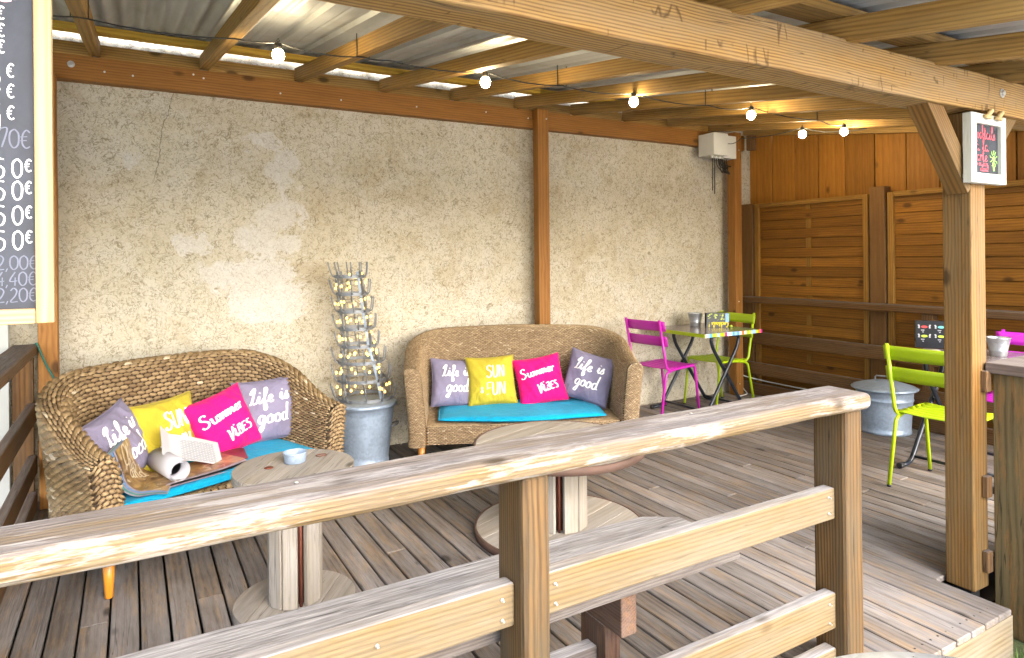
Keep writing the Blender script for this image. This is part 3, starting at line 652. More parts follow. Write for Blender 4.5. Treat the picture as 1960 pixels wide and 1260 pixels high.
# ================================================================== WICKER SOFAS
def weave(surf, ns, nt_, amp, ls=1.06, lt=.84, jit=.13, bright=.06):
    """woven strands over surf(s,t): every strand a small bulging patch; returns verts, faces, tone"""
    J, I = np.meshgrid(np.arange(nt_), np.arange(ns), indexing='ij'); J = J.ravel(); I = I.ravel(); N = len(I)
    sc = (I + .5 + .5 * (J % 2) - .25) / ns; tc = (J + .5) / nt_
    so_ = np.array([-.5, -.28, .28, .5]); to_ = np.array([-.5, 0, .5]); hs = np.array([-.55, .85, .85, -.55]); ht = np.array([-.35, 1., -.35])
    sk_ = rng.normal(0, jit, N)
    SS = sc[:, None, None] + so_[None, None, :] * ls / ns + 0 * to_[None, :, None]
    tap = np.array([.30, 1., 1., .30]); TT = tc[:, None, None] + (to_[None, :, None] * tap[None, None, :] * lt + sk_[:, None, None] * so_[None, None, :] * 2) / nt_ + 0 * so_[None, None, :]
    SS = np.clip(SS, 0, 1); TT = np.clip(TT, 0, 1)
    H_ = (np.minimum(hs[None, None, :], 1) + ht[None, :, None] - 1) * amp * (1 + rng.normal(0, .18, N))[:, None, None]
    e = 1e-3
    p = surf(SS, TT); a = surf(np.clip(SS + e, 0, 1), TT) - surf(np.clip(SS - e, 0, 1), TT); b = surf(SS, np.clip(TT + e, 0, 1)) - surf(SS, np.clip(TT - e, 0, 1))
    n_ = np.cross(a, b); n_ /= np.linalg.norm(n_, axis=-1, keepdims=True) + 1e-12
    p = p + n_ * H_[..., None]
    V = p.reshape(-1, 3); base = (np.arange(N) * 12)[:, None]
    q = np.array([[r * 4 + c, r * 4 + c + 1, (r + 1) * 4 + c + 1, (r + 1) * 4 + c] for r in range(2) for c in range(3)])
    F_ = (base[:, None, :] + q[None]).reshape(-1, 4)
    tn = rng.random(N) * .86; tn[rng.random(N) < bright] = 1.
    return V, F_, np.repeat(tn, 12)
def big_mesh(name, chunks, mat, parent, mw):
    V = np.concatenate([c[0] for c in chunks]); off = 0; F_ = []
    for c in chunks: F_.append(c[1] + off); off += len(c[0])
    F_ = np.concatenate(F_); T_ = np.concatenate([c[2] for c in chunks])
    me = bpy.data.meshes.new(name); me.vertices.add(len(V)); me.vertices.foreach_set('co', V.astype(np.float32).ravel())
    me.loops.add(F_.size); me.loops.foreach_set('vertex_index', F_.astype(np.int32).ravel())
    me.polygons.add(len(F_)); me.polygons.foreach_set('loop_start', (np.arange(len(F_)) * 4).astype(np.int32))
    me.update(calc_edges=True); me.validate()
    me.polygons.foreach_set('use_smooth', np.ones(len(F_), dtype=bool))
    at = me.attributes.new('tone', 'FLOAT', 'POINT'); at.data.foreach_set('value', T_.astype(np.float32))
    me.materials.append(M[mat]); return link(name, me, parent, mw)
def grid_np(surf, nu, nv, sgn=-1, off=.006):
    s_, t_ = np.meshgrid(np.linspace(0, 1, nu + 1), np.linspace(0, 1, nv + 1)); e = 1e-3
    p = surf(s_, t_); a = surf(np.clip(s_ + e, 0, 1), t_) - surf(np.clip(s_ - e, 0, 1), t_); b = surf(s_, np.clip(t_ + e, 0, 1)) - surf(s_, np.clip(t_ - e, 0, 1))
    n_ = np.cross(a, b); n_ /= np.linalg.norm(n_, axis=-1, keepdims=True) + 1e-12
    V = (p + sgn * n_ * off).reshape(-1, 3); W_ = nu + 1
    F_ = np.array([(j * W_ + i, j * W_ + i + 1, (j + 1) * W_ + i + 1, (j + 1) * W_ + i) for j in range(nv) for i in range(nu)])
    return V, F_, np.zeros(len(V))
def sofa(label, mw, W_, D_, HB, HF, cl, ch_, mat, bright, amp, ZS):
    t_ = thing('wicker_sofa', label, 'sofa', mw, 'wicker sofas'); wv = .058; a_ = W_ / 2 - wv; b_ = D_ / 2 - wv; rc = .30; Z0 = .175
    pth = [(a_, -D_ / 2)] + [(a_ - rc + rc * math.cos(q), b_ - rc + rc * math.sin(q)) for q in np.linspace(0, PI / 2, 14)] + [(-a_ + rc + rc * math.cos(q), b_ - rc + rc * math.sin(q)) for q in np.linspace(PI / 2, PI, 14)] + [(-a_, -D_ / 2)]
    pth = np.array(pth); seg = np.r_[0, np.cumsum(np.hypot(*np.diff(pth, axis=0).T))]; L_ = seg[-1]
    def plan(s):
        d = s * L_; x = np.interp(d, seg, pth[:, 0]); y = np.interp(d, seg, pth[:, 1]); e = .02
        d0, d1 = np.clip(d - e, 0, L_), np.clip(d + e, 0, L_)
        tx = np.interp(d1, seg, pth[:, 0]) - np.interp(d0, seg, pth[:, 0]); ty = np.interp(d1, seg, pth[:, 1]) - np.interp(d0, seg, pth[:, 1]); l = np.hypot(tx, ty)
        return x, y, ty / l, -tx / l
    def Ht(s):
        d = np.minimum(s, 1 - s) * L_; q = np.clip(d / (b_ + D_ / 2 + .06), 0, 1); q = q * q * (3 - 2 * q)
        return HF + (HB - HF) * q + .018 * np.sin(PI * s) ** 6
    def lean(z): return .065 * np.clip((z - .3) / .6, 0, 1.2) ** 1.3
    def shell(s, t):
        x, y, nx, ny = plan(s); H_ = Ht(s); lo = H_ - wv - Z0; li = H_ - wv - ZS; lr_ = PI * wv; tot = lo + li + lr_; d = t * tot
        an = np.clip((d - lo) / wv, 0, PI)
        z = np.where(d < lo, Z0 + d, np.where(d < lo + lr_, H_ - wv + wv * np.sin(an), H_ - wv - (d - lo - lr_)))
        o_ = np.where(d < lo, wv, np.where(d < lo + lr_, wv * np.cos(an), -wv)) + lean(z)
        return np.stack([x + nx * o_, y + ny * o_, z], -1)
    def cap(sgn):
        s0 = 0. if sgn > 0 else 1.
        def f(a, q):
            a2 = (a * 2 - 1) * sgn; x, y, nx, ny = plan(np.full_like(a2, s0)); H_ = Ht(np.full_like(a2, s0))
            z = Z0 + q * (H_ - Z0 - wv + wv * np.sqrt(np.clip(1 - a2 ** 2, 0, 1))); bl = .035 * np.sqrt(np.clip(1 - a2 ** 2, 0, 1))
            o_ = wv * a2 + lean(z)
            return np.stack([x + nx * o_, y - bl, z], -1)
        return f
    ap = lambda a, q: np.stack([(a * 2 - 1) * (a_ - wv), np.full_like(a, -D_ / 2 + .03), Z0 + q * (ZS - Z0)], -1)
    st = lambda a, q: np.stack([(a * 2 - 1) * (a_ - wv), -D_ / 2 + .03 + q * (b_ + D_ / 2 - wv - .03), np.full_like(a, ZS)], -1)
    fl = lambda f: (lambda a, q: f(1 - a, q))
    ns = int(L_ / cl); n2 = int(1.30 / ch_)
    shellf = lambda s, t: shell(1 - s, t)          # orientation: normals outwards
    ch = [weave(shell, ns, n2, amp, bright=bright)]
    for sg in (1, -1): ch.append(weave(cap(sg) if sg > 0 else cap(sg), max(3, int(2 * wv / cl * 1.7)), int((HF - Z0) / ch_), amp, bright=bright))
    ch.append(weave(ap, int(2 * a_ / cl), int((ZS - Z0) / ch_), amp, bright=bright)); ch.append(weave(st, int(2 * a_ / cl), int(D_ / ch_ * .9), amp * .7, bright=bright))
    # fix orientation numerically: normals must point away from the shell's core
    core = [grid_np(shell, 90, 40), grid_np(cap(1), 6, 10), grid_np(cap(-1), 6, 10), grid_np(ap, 4, 2), grid_np(st, 4, 2)]
    o = big_mesh('woven_strands', ch, mat, t_, mw); o['kind'] = 'stuff'
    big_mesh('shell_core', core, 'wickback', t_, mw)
    for sx in (-1, 1):
        for sy in (-1, 1):
            mb = MB(); mb.lathe([(.014, 0), (.016, .004), (.027, Z0 + .02), (0, Z0 + .02)], 14); mb.build('leg', 'legwood', t_, mw @ Matrix.Translation((sx * (W_ / 2 - .08), sy * (D_ / 2 - .075), 0.001)))
    return t_
S1 = TR(.286, 3.76, 0, math.radians(25)); S2 = TR(2.43, 4.10, 0, math.radians(-25))
sofa('coarse brown wicker tub sofa at the left, under the menu board', S1, 1.27, .74, .875, .615, .040, .0205, 'wick1', .035, .0085, .335)
sofa('finely woven tan wicker tub sofa in the middle, beside the wall post', S2, 1.55, .74, .875, .70, .026, .0092, 'wick2', .03, .0034, .30)

def cushion(label, mw, x0, x1, y0, y1, z0, th, wav):
    def f(u, v, top):
        a, b = u * 2 - 1, v * 2 - 1; x = (x0 + x1) / 2 + (x1 - x0) / 2 * (math.copysign(abs(a) ** .8, a)); y = (y0 + y1) / 2 + (y1 - y0) / 2 * math.copysign(abs(b) ** .8, b)
        k = ((1 - abs(a) ** 7) * (1 - abs(b) ** 7)) ** .5; rr_ = .06 * (1 - abs(a)) if False else 0
        sag = .008 * math.sin(3.1 * x + 1) + .006 * math.sin(7 * y + 2 * x)
        cy = (.04 * (abs(a) ** 6) * (-b)) ; y += cy - (wav * math.cos(2.6 * a * PI / 2) * .03 if b < 0 else 0) * abs(b)
        return (x, y, z0 + th / 2 + (th / 2 * k + sag * .6 if top else -th / 2 * k * .95))
    mb = MB(); mb.grid(lambda u, v: f(u, v, True), 40, 20); mb.grid(lambda u, v: f(u, v, False), 40, 20, flip=True)
    o = mb.build('seat_cushion', 'turq', None, mw); L4 = np.linspace(0, 1, 24)[:-1]
    ed = [f(q, 0, True) for q in L4] + [f(1, q, True) for q in L4] + [f(1 - q, 1, True) for q in L4] + [f(0, 1 - q, True) for q in L4]
    pm_ = MB(); pm_.tube(ed, .0035, 6, closed=True); pm_.build('piping', 'turq', o, mw)
    return tag(o, label, 'cushion', 'turquoise seat cushions')
cushion('turquoise seat cushion on the left sofa, magazines lying on it', S1, -.56, .52, -.335, .20, .342, .042, .3)
cushion('bare turquoise seat cushion on the middle sofa', S2, -.58, .57, -.345, .20, .307, .042, 1.)

def pillow(label, mw, a_, th, mat, kind, seed):
    r_ = random.Random(seed); ph = [r_.uniform(0, 6) for _ in range(6)]
    def P_(u, v, side=-1):
        pin = .075
        x = a_ * u * (1 - pin * (1 - v * v) * abs(u) ** 2); z = a_ * v * (1 - pin * (1 - u * u) * abs(v) ** 2)
        k = max(0., (1 - u * u) * (1 - v * v)) ** .42
        wr = .0055 * math.sin(7 * u + 3 * v + ph[0]) + .003 * math.sin(11 * v - 4 * u + ph[1]) + .008 * math.exp(-((u - v + .9 * math.sin(ph[2])) * 5) ** 2)
        wr += .0022 * math.sin(19 * (u + .6 * v) + ph[3])
        return (x, side * (th * k + wr * k ** .5) + .008 * math.sin(2 * u + ph[4]) * v, z)
    mb = MB(); n_ = 34
    mb.grid(lambda i, j: P_(i * 2 - 1, j * 2 - 1, -1), n_, n_); mb.grid(lambda i, j: P_(i * 2 - 1, j * 2 - 1, 1), n_, n_, flip=True)
    o = mb.build('pillow', mat, None, mw)
    bm = bmesh.new(); bm.from_mesh(o.data); bmesh.ops.remove_doubles(bm, verts=bm.verts[:], dist=1e-5); bm.to_mesh(o.data); bm.free()
    tag(o, label, 'pillow', 'printed throw pillows')
    ed = [P_(q, -1) for q in np.linspace(-1, 1, 20)[:-1]] + [P_(1, q) for q in np.linspace(-1, 1, 20)[:-1]] + [P_(q, 1) for q in np.linspace(1, -1, 20)[:-1]] + [P_(-1, q) for q in np.linspace(1, -1, 20)[:-1]]
    pm_ = MB(); pm_.tube(ed, .0028, 6, closed=True); pm_.build('seam', mat, o, mw)
    def fn(x, y):
        x = max(-.96, min(.96, x)); y = max(-.97, min(.97, y)); q = P_(x, y); return (q[0], q[1] - .0022, q[2])
    lm = MB()
    if kind == 'life':
        a, _ = strokes('Life', .50, -.62, .20, .12, 0, 1.06); b, _ = strokes('is', .50, .32, .24, .12); c, _ = strokes('good', .56, -.46, -.44, .12, 0, 1.08)
        ribbons(lm, a + b + c, .048, fn, .45); pm = 'print'
    elif kind == 'sun':
        a, _ = strokes('SUN', .50, -.22, .08, .04, 0, 1.0); c, _ = strokes('FUN', .50, -.26, -.62, .04, 0, 1.05); d, _ = strokes('&', .24, -.50, -.52)
        ribbons(lm, a + c, .052, fn, .3); ribbons(lm, d, .036, fn, .3); pm = 'print' if seed % 2 else 'print_dull'
    else:
        a, _ = strokes('Summer', .40, -.80, .10, .06, .10, 1.42); c, _ = strokes('viBEZ', .58, -.18, -.56, .08, .12, .95)
        ribbons(lm, a + c, .047, fn, .4); pm = 'print'
    l_ = lm.build('lettering', pm, o, mw); l_['kind'] = 'stuff'
    return o
def PM(S_, x, y, z, yaw, leanb, roll): return S_ @ TR(x, y, z, math.radians(yaw)) @ Matrix.Rotation(math.radians(-leanb), 4, 'X') @ Matrix.Rotation(math.radians(-roll), 4, 'Y')
pillow('lilac grey lettered pillow in the left corner of the coarse sofa, behind the magazines', PM(S1, -.375, .02, .545, 32, 22, 12), .18, .070, 'grey_p', 'life', 1)
pillow('yellow lettered pillow behind the newspaper on the coarse sofa', PM(S1, -.11, .09, .535, 6, 18, 3), .182, .070, 'yellow_p', 'sun', 3)
pillow('pink lettered pillow on the coarse sofa, beside the yellow one', PM(S1, .165, .03, .535, -2, 20, 14), .172, .070, 'pink_p', 'summer', 5)
pillow('lilac grey lettered pillow at the right end of the coarse sofa', PM(S1, .445, .04, .557, -16, 17, 1), .18, .070, 'grey_p', 'life', 7)
pillow('lilac grey lettered pillow at the left end of the fine tan sofa', PM(S2, -.475, .10, .505, 20, 20, -6), .175, .070, 'grey_p', 'life', 9)
pillow('yellow lettered pillow on the fine tan sofa, between grey and pink', PM(S2, -.20, .09, .515, 4, 18, 2), .18, .070, 'yellow_p', 'sun', 2)
pillow('pink lettered pillow on the fine tan sofa, next to the right grey one', PM(S2, .16, .08, .51, -2, 20, 10), .178, .070, 'pink_p', 'summer', 6)
pillow('lilac grey lettered pillow tilted against the right arm of the fine sofa', PM(S2, .52, .05, .525, -22, 18, -14), .182, .070, 'grey_p', 'life', 12)

# ------------------------------------------------------------------ papers on the left sofa
mgm = S1 @ TR(-.345, -.20, .386, math.radians(-36))
mg = thing('magazine', 'brown and gold magazine standing curled against the left arm of the sofa', 'magazine', mgm)
def page(off, k):
    def f(u, v):            # v runs up the curl, u along the fold
        d = v * .36; fl = .10
        if d < fl: x = fl - d; z = .004 * math.sin(d * 30)
        else:
            q = d - fl; an = min(1.25, q / .10); r = .10
            x = -r * math.sin(an); z = r * (1 - math.cos(an))
            if q / .10 > 1.25: e = q - .125; x -= e * math.cos(1.25); z += e * math.sin(1.25)
        y = -.13 + .27 * u + .03 * math.sin(2.5 * v) - .01 * k * v
        nx, nz = (0, 1) if d < fl else (math.sin(min(1.25, (d - fl) / .10)), math.cos(min(1.25, (d - fl) / .10)))
        o_ = off * (1 + 1.6 * v)
        return (x + nx * o_, y, z + nz * o_ + .002)
    return f
for k in range(6):
    mb = MB(); mb.grid(page(.0028 * k, 5 - k), 12, 26); mb.build('page', 'cover' if k == 5 else ('paperedge', 'tealink', 'paper', 'blueink', 'paperedge')[k], mg, mgm)
lm = MB(); pf = page(.0152, 0)
def pfn(x, y): return pf(max(0, min(1, x)), max(0, min(1, y)))
a, _ = strokes('Cho', .30, .16, .78, 0, -.45, 1.5); b, _ = strokes('and', .30, .26, .56, 0, -.45, 1.5)
ribbons(lm, a + b, .032, pfn, .4); lm.build('lettering', 'cream', mg, mgm)
fm = S1 @ TR(-.14, -.19, .386, math.radians(5)); fg = thing('magazine', 'flat gold and brown magazine lying under the rolled paper on the left sofa', 'magazine', fm)
for k in range(4):
    mb = MB(); mb.grid(lambda u, v: (-.24 + .50 * u - .006 * k, -.11 + .21 * v + .006 * k, .003 + .0045 * k + .006 * math.sin(5 * u + 1) + .004 * k * u), 14, 4); mb.build('page', ('paperedge', 'menublack', 'paperedge', 'cover')[k], fg, fm)
# brown brochure at the right of the pile
bm_ = S1 @ TR(.075, -.10, .392, math.radians(-26)); mb = MB(); mb.grid(lambda u, v: (-.12 + .24 * u, -.09 + .18 * v, .006 + .03 * max(0, v - .55) ** 1.5 + .01 * math.sin(3 * u)), 12, 8)
o = mb.build('brochure', 'brownprint', None, bm_); tag(o, 'dark brown brochure lying beside the newspaper on the left sofa', 'brochure')
lm = MB()
for k in range(5):
    a, _ = strokes('~~~', .016, -.07, -.06 + k * .016, 0, 0, 1.6); ribbons(lm, a, .0022, lambda x, y: (x, y, .0105 + .01 * math.sin(3 * (x + .12) / .24)))
lm.build('lettering', 'cream', o, bm_)
# rolled poster with an open flap
rm_ = S1 @ TR(-.235, -.20, .452, math.radians(-8)); rl = thing('rolled_paper', 'white rolled paper tube with the shade of its hole painted black lying on the magazine', 'paper roll', rm_)
mb = MB(); Rr = .052
mb.grid(lambda u, v: ((Rr - .017 * u) * math.cos(1.2 + u * 21), -.09 + .27 * v, (Rr - .017 * u) * math.sin(1.2 + u * 21)), 110, 2)
o = mb.build('roll', 'paper', rl, rm_); md = o.modifiers.new('thick', 'SOLIDIFY'); md.thickness = .0016; md.offset = 0
mb2 = MB(); mb2.grid(lambda u, v: (.0325 * math.cos(u * 2 * PI), -.02 + .16 * v, .0325 * math.sin(u * 2 * PI)), 26, 2); mb2.build('painted_hole_shade', 'menublack', rl, rm_)
mb = MB(); mb.add([(.0335 * math.cos(q), .12, .0335 * math.sin(q)) for q in np.linspace(0, 2 * PI, 25)[:-1]], [tuple(range(24))]); mb.build('painted_hole_shade', 'menublack', rl, rm_)  # black tube and disc put the shade of the hollow roll in colour
nm_ = S1 @ TR(-.235, -.07, .505, math.radians(-14), rx=math.radians(34), ry=math.radians(9)); mb = MB()
mb.grid(lambda u, v: (.30 * u, -.09 + .16 * v + .02 * (1 - u), .012 * math.sin(u * 4) + .03 * (1 - u) ** 3 * v - .02 * u * u + (.05 * max(0, .18 - u) / .18)), 24, 8)
o = mb.build('newspaper', 'news', None, nm_); tag(o, 'white printed newspaper sheet draped from the paper roll', 'newspaper')

# ================================================================== CABLE SPOOL TABLES
def spool(label, x, y, r, h_, rz, mat, rim):
    rz = math.atan2(-y, -x) - 2 * PI / 10 + rz
    mw = TR(x, y, 0, rz); t_ = thing('cable_spool_table', label, 'spool table', mw, 'cable spool tables')
    th = .036
    for z0 in (.002, h_ - th):
        n_ = 4 if r < .3 else 7; wpl = 2 * r / n_
        for k in range(n_):
            ya, yb = -r + k * wpl + .0015, -r + (k + 1) * wpl - .0015
            m_ = 14; top = []; bot = []
            def xe(yy): return math.sqrt(max(0.0004, r * r - yy * yy))
            ys = [ya + (yb - ya) * i / m_ for i in range(m_ + 1)]
            ring = [(xe(q), q) for q in ys] + [(-xe(q), q) for q in reversed(ys)]
            mb = MB(); n2_ = len(ring); mb.add([(a, b, z0) for a, b in ring] + [(a, b, z0 + th) for a, b in ring], [tuple(range(n2_))[::-1], tuple(range(n2_, 2 * n2_))] + [(i, (i + 1) % n2_, n2_ + (i + 1) % n2_, n2_ + i) for i in range(n2_)])
            mb.build('plank', mat, t_, mw, bevel=.0015)
        if rim:
            mb = MB(); mb.lathe([(r + .001, z0 - .001), (r + .012, z0 + .002), (r + .012, z0 + th + .001), (r + .001, z0 + th + .003), (r + .001, z0 - .001)], 64); mb.build('rim', 'rust', t_, mw)
    rc = r * .30 if r > .3 else r * .39; n_ = 10; slot = .30; stp = (2 * PI - slot) / n_
    for k in range(n_):
        an = 2 * PI / 10 + slot / 2 + stp * (k + .5); wd = stp * rc * .99
        beam('stave', (rc * math.cos(an), rc * math.sin(an), .0385), (rc * math.cos(an), rc * math.sin(an), h_ - th - .001), .024, wd, mat if not rim else 'spoolpale', t_, bev=.003, up=(-math.sin(an), math.cos(an), 0), pre=mw)
    mb = MB(); mb.lathe([(rc * .72, .0385), (rc * .72, h_ - th - .001)], 20); mb.build('inner_drum', 'rodrust', t_, mw)
    mb = MB(); an = 2 * PI / n_; mb.tube([(rc * .95 * math.cos(an), rc * .95 * math.sin(an), .0385), (rc * .95 * math.cos(an), rc * .95 * math.sin(an), h_ - th)], .006, 8); mb.build('tie_rod', 'rodrust', t_, mw)
    return t_
spool('small grey cable spool table holding the zinc ashtray', .571, 2.78, .238, .575, math.radians(14), 'spool', False)
spool('large low cable spool table with rusty metal rim', 1.912, 2.835, .43, .46, math.radians(0), 'spoolpale', True)
# the open stave slot must face the viewer: spool tables are turned so that stave 1 looks to the camera
ash = thing('ashtray', 'small round galvanised tin ashtray on the grey spool table', 'ashtray', (.585, 2.83, .576))
mb = MB(); mb.lathe([(.040, 0), (.043, .002), (.047, .038), (.049, .042), (.047, .043), (.044, .038), (.041, .012), (0, .012)], 32); mb.build('bowl', 'galv', ash, TR(.585, 2.83, .576))
mb = MB(); mb.lathe([(0, .0125), (.040, .0125), (.0405, .02), (0, .023)], 24); mb.build('sand', simple('grey_ash_sand', (.34, .33, .33), .95, 0, 300, .8, .35, nscale=120), ash, TR(.585, 2.83, .576))
mb = MB(); mb.lathe([(.016, 0), (.018, .001), (.018, .003), (.010, .0045), (0, .0045)], 18)
o = mb.build('red_coaster', 'rodrust', None, TR(.475, 2.80, .5762)); tag(o, 'tiny flat reddish coaster left of the ashtray', 'coaster')
mb = MB(); mb.tube([(.022 * math.cos(q), .014 * math.sin(q), .002) for q in np.linspace(0, 2 * PI, 20)[:-1]], .0016, 6, closed=True); o = mb.build('wire_ring', 'rodrust', None, TR(.70, 2.86, .5762)); tag(o, 'thin rusty wire ring right of the ashtray', 'ring')

# ================================================================== GALVANISED BINS
def bin_(label, x, y, rt, rb, h_, rz, lidhandle, flat):
    mw = TR(x, y, .001, rz); t_ = thing('galvanised_bin', label, 'bin', mw, 'galvanised bins')
    mb = MB(); pr_ = [(rb - .01, 0), (rb + .004, .0), (rb + .004, .018), (rb, .022)]
    for i in range(1, 9):
        q = i / 9; r = rb + (rt - rb) * q; pr_.append((r, .022 + (h_ - .06) * q))
        if i in (7,) and not flat: pr_ += [(r + .005, .022 + (h_ - .06) * q + .004), (r + .005, .022 + (h_ - .06) * q + .010), (r + .001, .022 + (h_ - .06) * q + .014)]
    pr_ += [(rt, h_ - .03), (rt + .006, h_ - .026), (rt + .006, h_ - .014), (rt - .004, h_ - .012)]
    mb.lathe(pr_, 48); mb.build('body', 'galv', t_, mw)
    mb = MB(); lr_ = rt + .022
    if flat: mb.lathe([(lr_ - .004, h_ - .022), (lr_, h_ - .022), (lr_, h_), (lr_ - .008, h_ + .004), (rt * .9, h_ + .004), (rt * .86, h_ + .009), (0, h_ + .011)], 48)
    else: mb.lathe([(lr_ - .004, h_ - .028), (lr_ + .012, h_ - .018), (lr_ + .014, h_ - .012), (lr_ - .004, h_ + .0), (rt * .8, h_ + .018), (rt * .5, h_ + .034), (0, h_ + .040)], 48)
    lid = mb.build('lid', 'galv', t_, mw)
    if lidhandle:
        mb = MB(); z = h_ + .03; mb.tube([(-.065, 0, z - .01), (-.065, 0, z + .035), (-.055, 0, z + .045), (.055, 0, z + .045), (.065, 0, z + .035), (.065, 0, z - .01)], .006, 8); mb.build('handle', 'galvdark', lid, mw)
    for sg in (1, -1):
        zb = h_ * .60; rr_ = rb + (rt - rb) * .62 - .004
        mb = MB(); mb.tube([(sg * rr_, -.055, zb), (sg * (rr_ + .045), -.05, zb + .012), (sg * (rr_ + .05), 0, zb + .014), (sg * (rr_ + .045), .05, zb + .012), (sg * rr_, .055, zb)], .0048, 8); mb.build('handle', 'galvdark', t_, mw)
    return t_
bin_('galvanised bin carrying the bottle rack, between the two sofas', 1.41, 4.50, .196, .156, .42, math.radians(-25), False, True)
bin_('round galvanised bin with domed lid by the fence railing', 5.22, 3.07, .205, .185, .36, math.radians(-70), True, False)

# bottle drying rack, leaning a little to the left
bx, by = 1.41, 4.50
rk = thing('bottle_rack', 'tall zinc bottle drying rack standing on the galvanised bin', 'bottle rack', (bx, by, .432))
shear = Matrix(((1, 0, -.12, 0), (0, 1, 0, 0), (0, 0, 1, 0), (0, 0, 0, 1)))
def RKM(p): return (p[0] - .12 * p[2], p[1], p[2])
RM = TR(bx, by, .434)
rings = [(.02, .186), (.15, .170), (.275, .150), (.385, .118), (.505, .112), (.625, .108), (.745, .104), (.865, .100)]
for z, r in rings:
    mb = MB(); seg = 40
    vs = []
    for k in range(seg):
        an = 2 * PI * k / seg
        for (dr, dz) in ((0, -.011), (.0025, -.011), (.0025, .011), (0, .011)): vs.append(RKM(((r + dr) * math.cos(an), (r + dr) * math.sin(an), z + dz)))
    mb.add(vs, [(k * 4 + a, ((k + 1) % seg) * 4 + a, ((k + 1) % seg) * 4 + (a + 1) % 4, k * 4 + (a + 1) % 4) for k in range(seg) for a in range(4)])
    rg_ = mb.build('ring', 'galvdark', rk, RM)
    for k in range(10):
        an = 2 * PI * (k + .3 * random.random()) / 10; c, s_ = math.cos(an), math.sin(an)
        mb = MB(); mb.tube([RKM(((r + o_) * c, (r + o_) * s_, z + q)) for o_, q in ((0, 0), (.014, .002), (.024, .014), (.036, .065), (.040, .100))], .0046, 6); mb.build('prong', 'galvdark', rg_, RM)
for k in range(4):
    an = -PI / 2 + .35 + k * PI / 2; c, s_ = math.cos(an), math.sin(an); path = [(.186, 0.)] + [(r - .003, z) for z, r in rings] + [(.098, .90)]
    mb = MB()
    for a, b in zip(path[:-1], path[1:]):
        w2 = .010
        q = [RKM((a[0] * c + w2 * -s_ * e, a[0] * s_ + w2 * c * e, a[1])) for e in (-1, 1)] + [RKM((b[0] * c + w2 * -s_ * e, b[0] * s_ + w2 * c * e, b[1])) for e in (1, -1)]
        q2 = [(p[0] - .004 * c, p[1] - .004 * s_, p[2]) for p in q]
        mb.add(q + q2, [(0, 1, 2, 3), (7, 6, 5, 4), (0, 4, 5, 1), (1, 5, 6, 2), (2, 6, 7, 3), (3, 7, 4, 0)])
    mb.build('upright', 'galvdark' if k else 'galv', rk, RM)
# fairy lights wound round the rack
fl_ = thing('fairy_lights', 'string of small warm fairy bulbs wound round the bottle rack', 'fairy lights', (bx, by, .434))
cab = []
bulb_me = None
for i in range(92):
    q = i / 91; lev = q * 7.2; zi = min(7, int(lev)); z0, r0 = rings[zi]; z1, r1 = rings[min(7, zi + 1)]
    f_ = lev - zi; z = z0 + (z1 - z0) * (.15 + .55 * f_) + random.uniform(-.012, .012); r = (r0 + (r1 - r0) * f_) * random.uniform(.86, 1.1); an = i * 2 * PI / 12.6 + random.uniform(-.2, .2)
    p = Vector(RKM((r * math.cos(an), r * math.sin(an), z + .03))); cab.append(p); hang = random.uniform(.02, .034)
    mb = MB()
    if bulb_me is None:
        mb.lathe([(0, -.0095), (.005, -.0082), (.0083, -.003), (.008, .003), (.005, .008), (.003, .012), (0, .012)], 10); o = mb.build('bulb', 'fairy', fl_, RM @ Matrix.Translation(p - Vector((0, 0, hang)))); bulb_me = o.data
    else: link('bulb', bulb_me, fl_, RM @ Matrix.Translation(p - Vector((0, 0, hang))))
mb = MB()
sm_ = []
for a, b in zip(cab[:-1], cab[1:]): sm_ += [a, (a + b) / 2 - Vector((0, 0, .01))]
mb.tube(sm_ + [cab[-1]], .0013, 4); mb.build('cable', 'cable', fl_, RM)

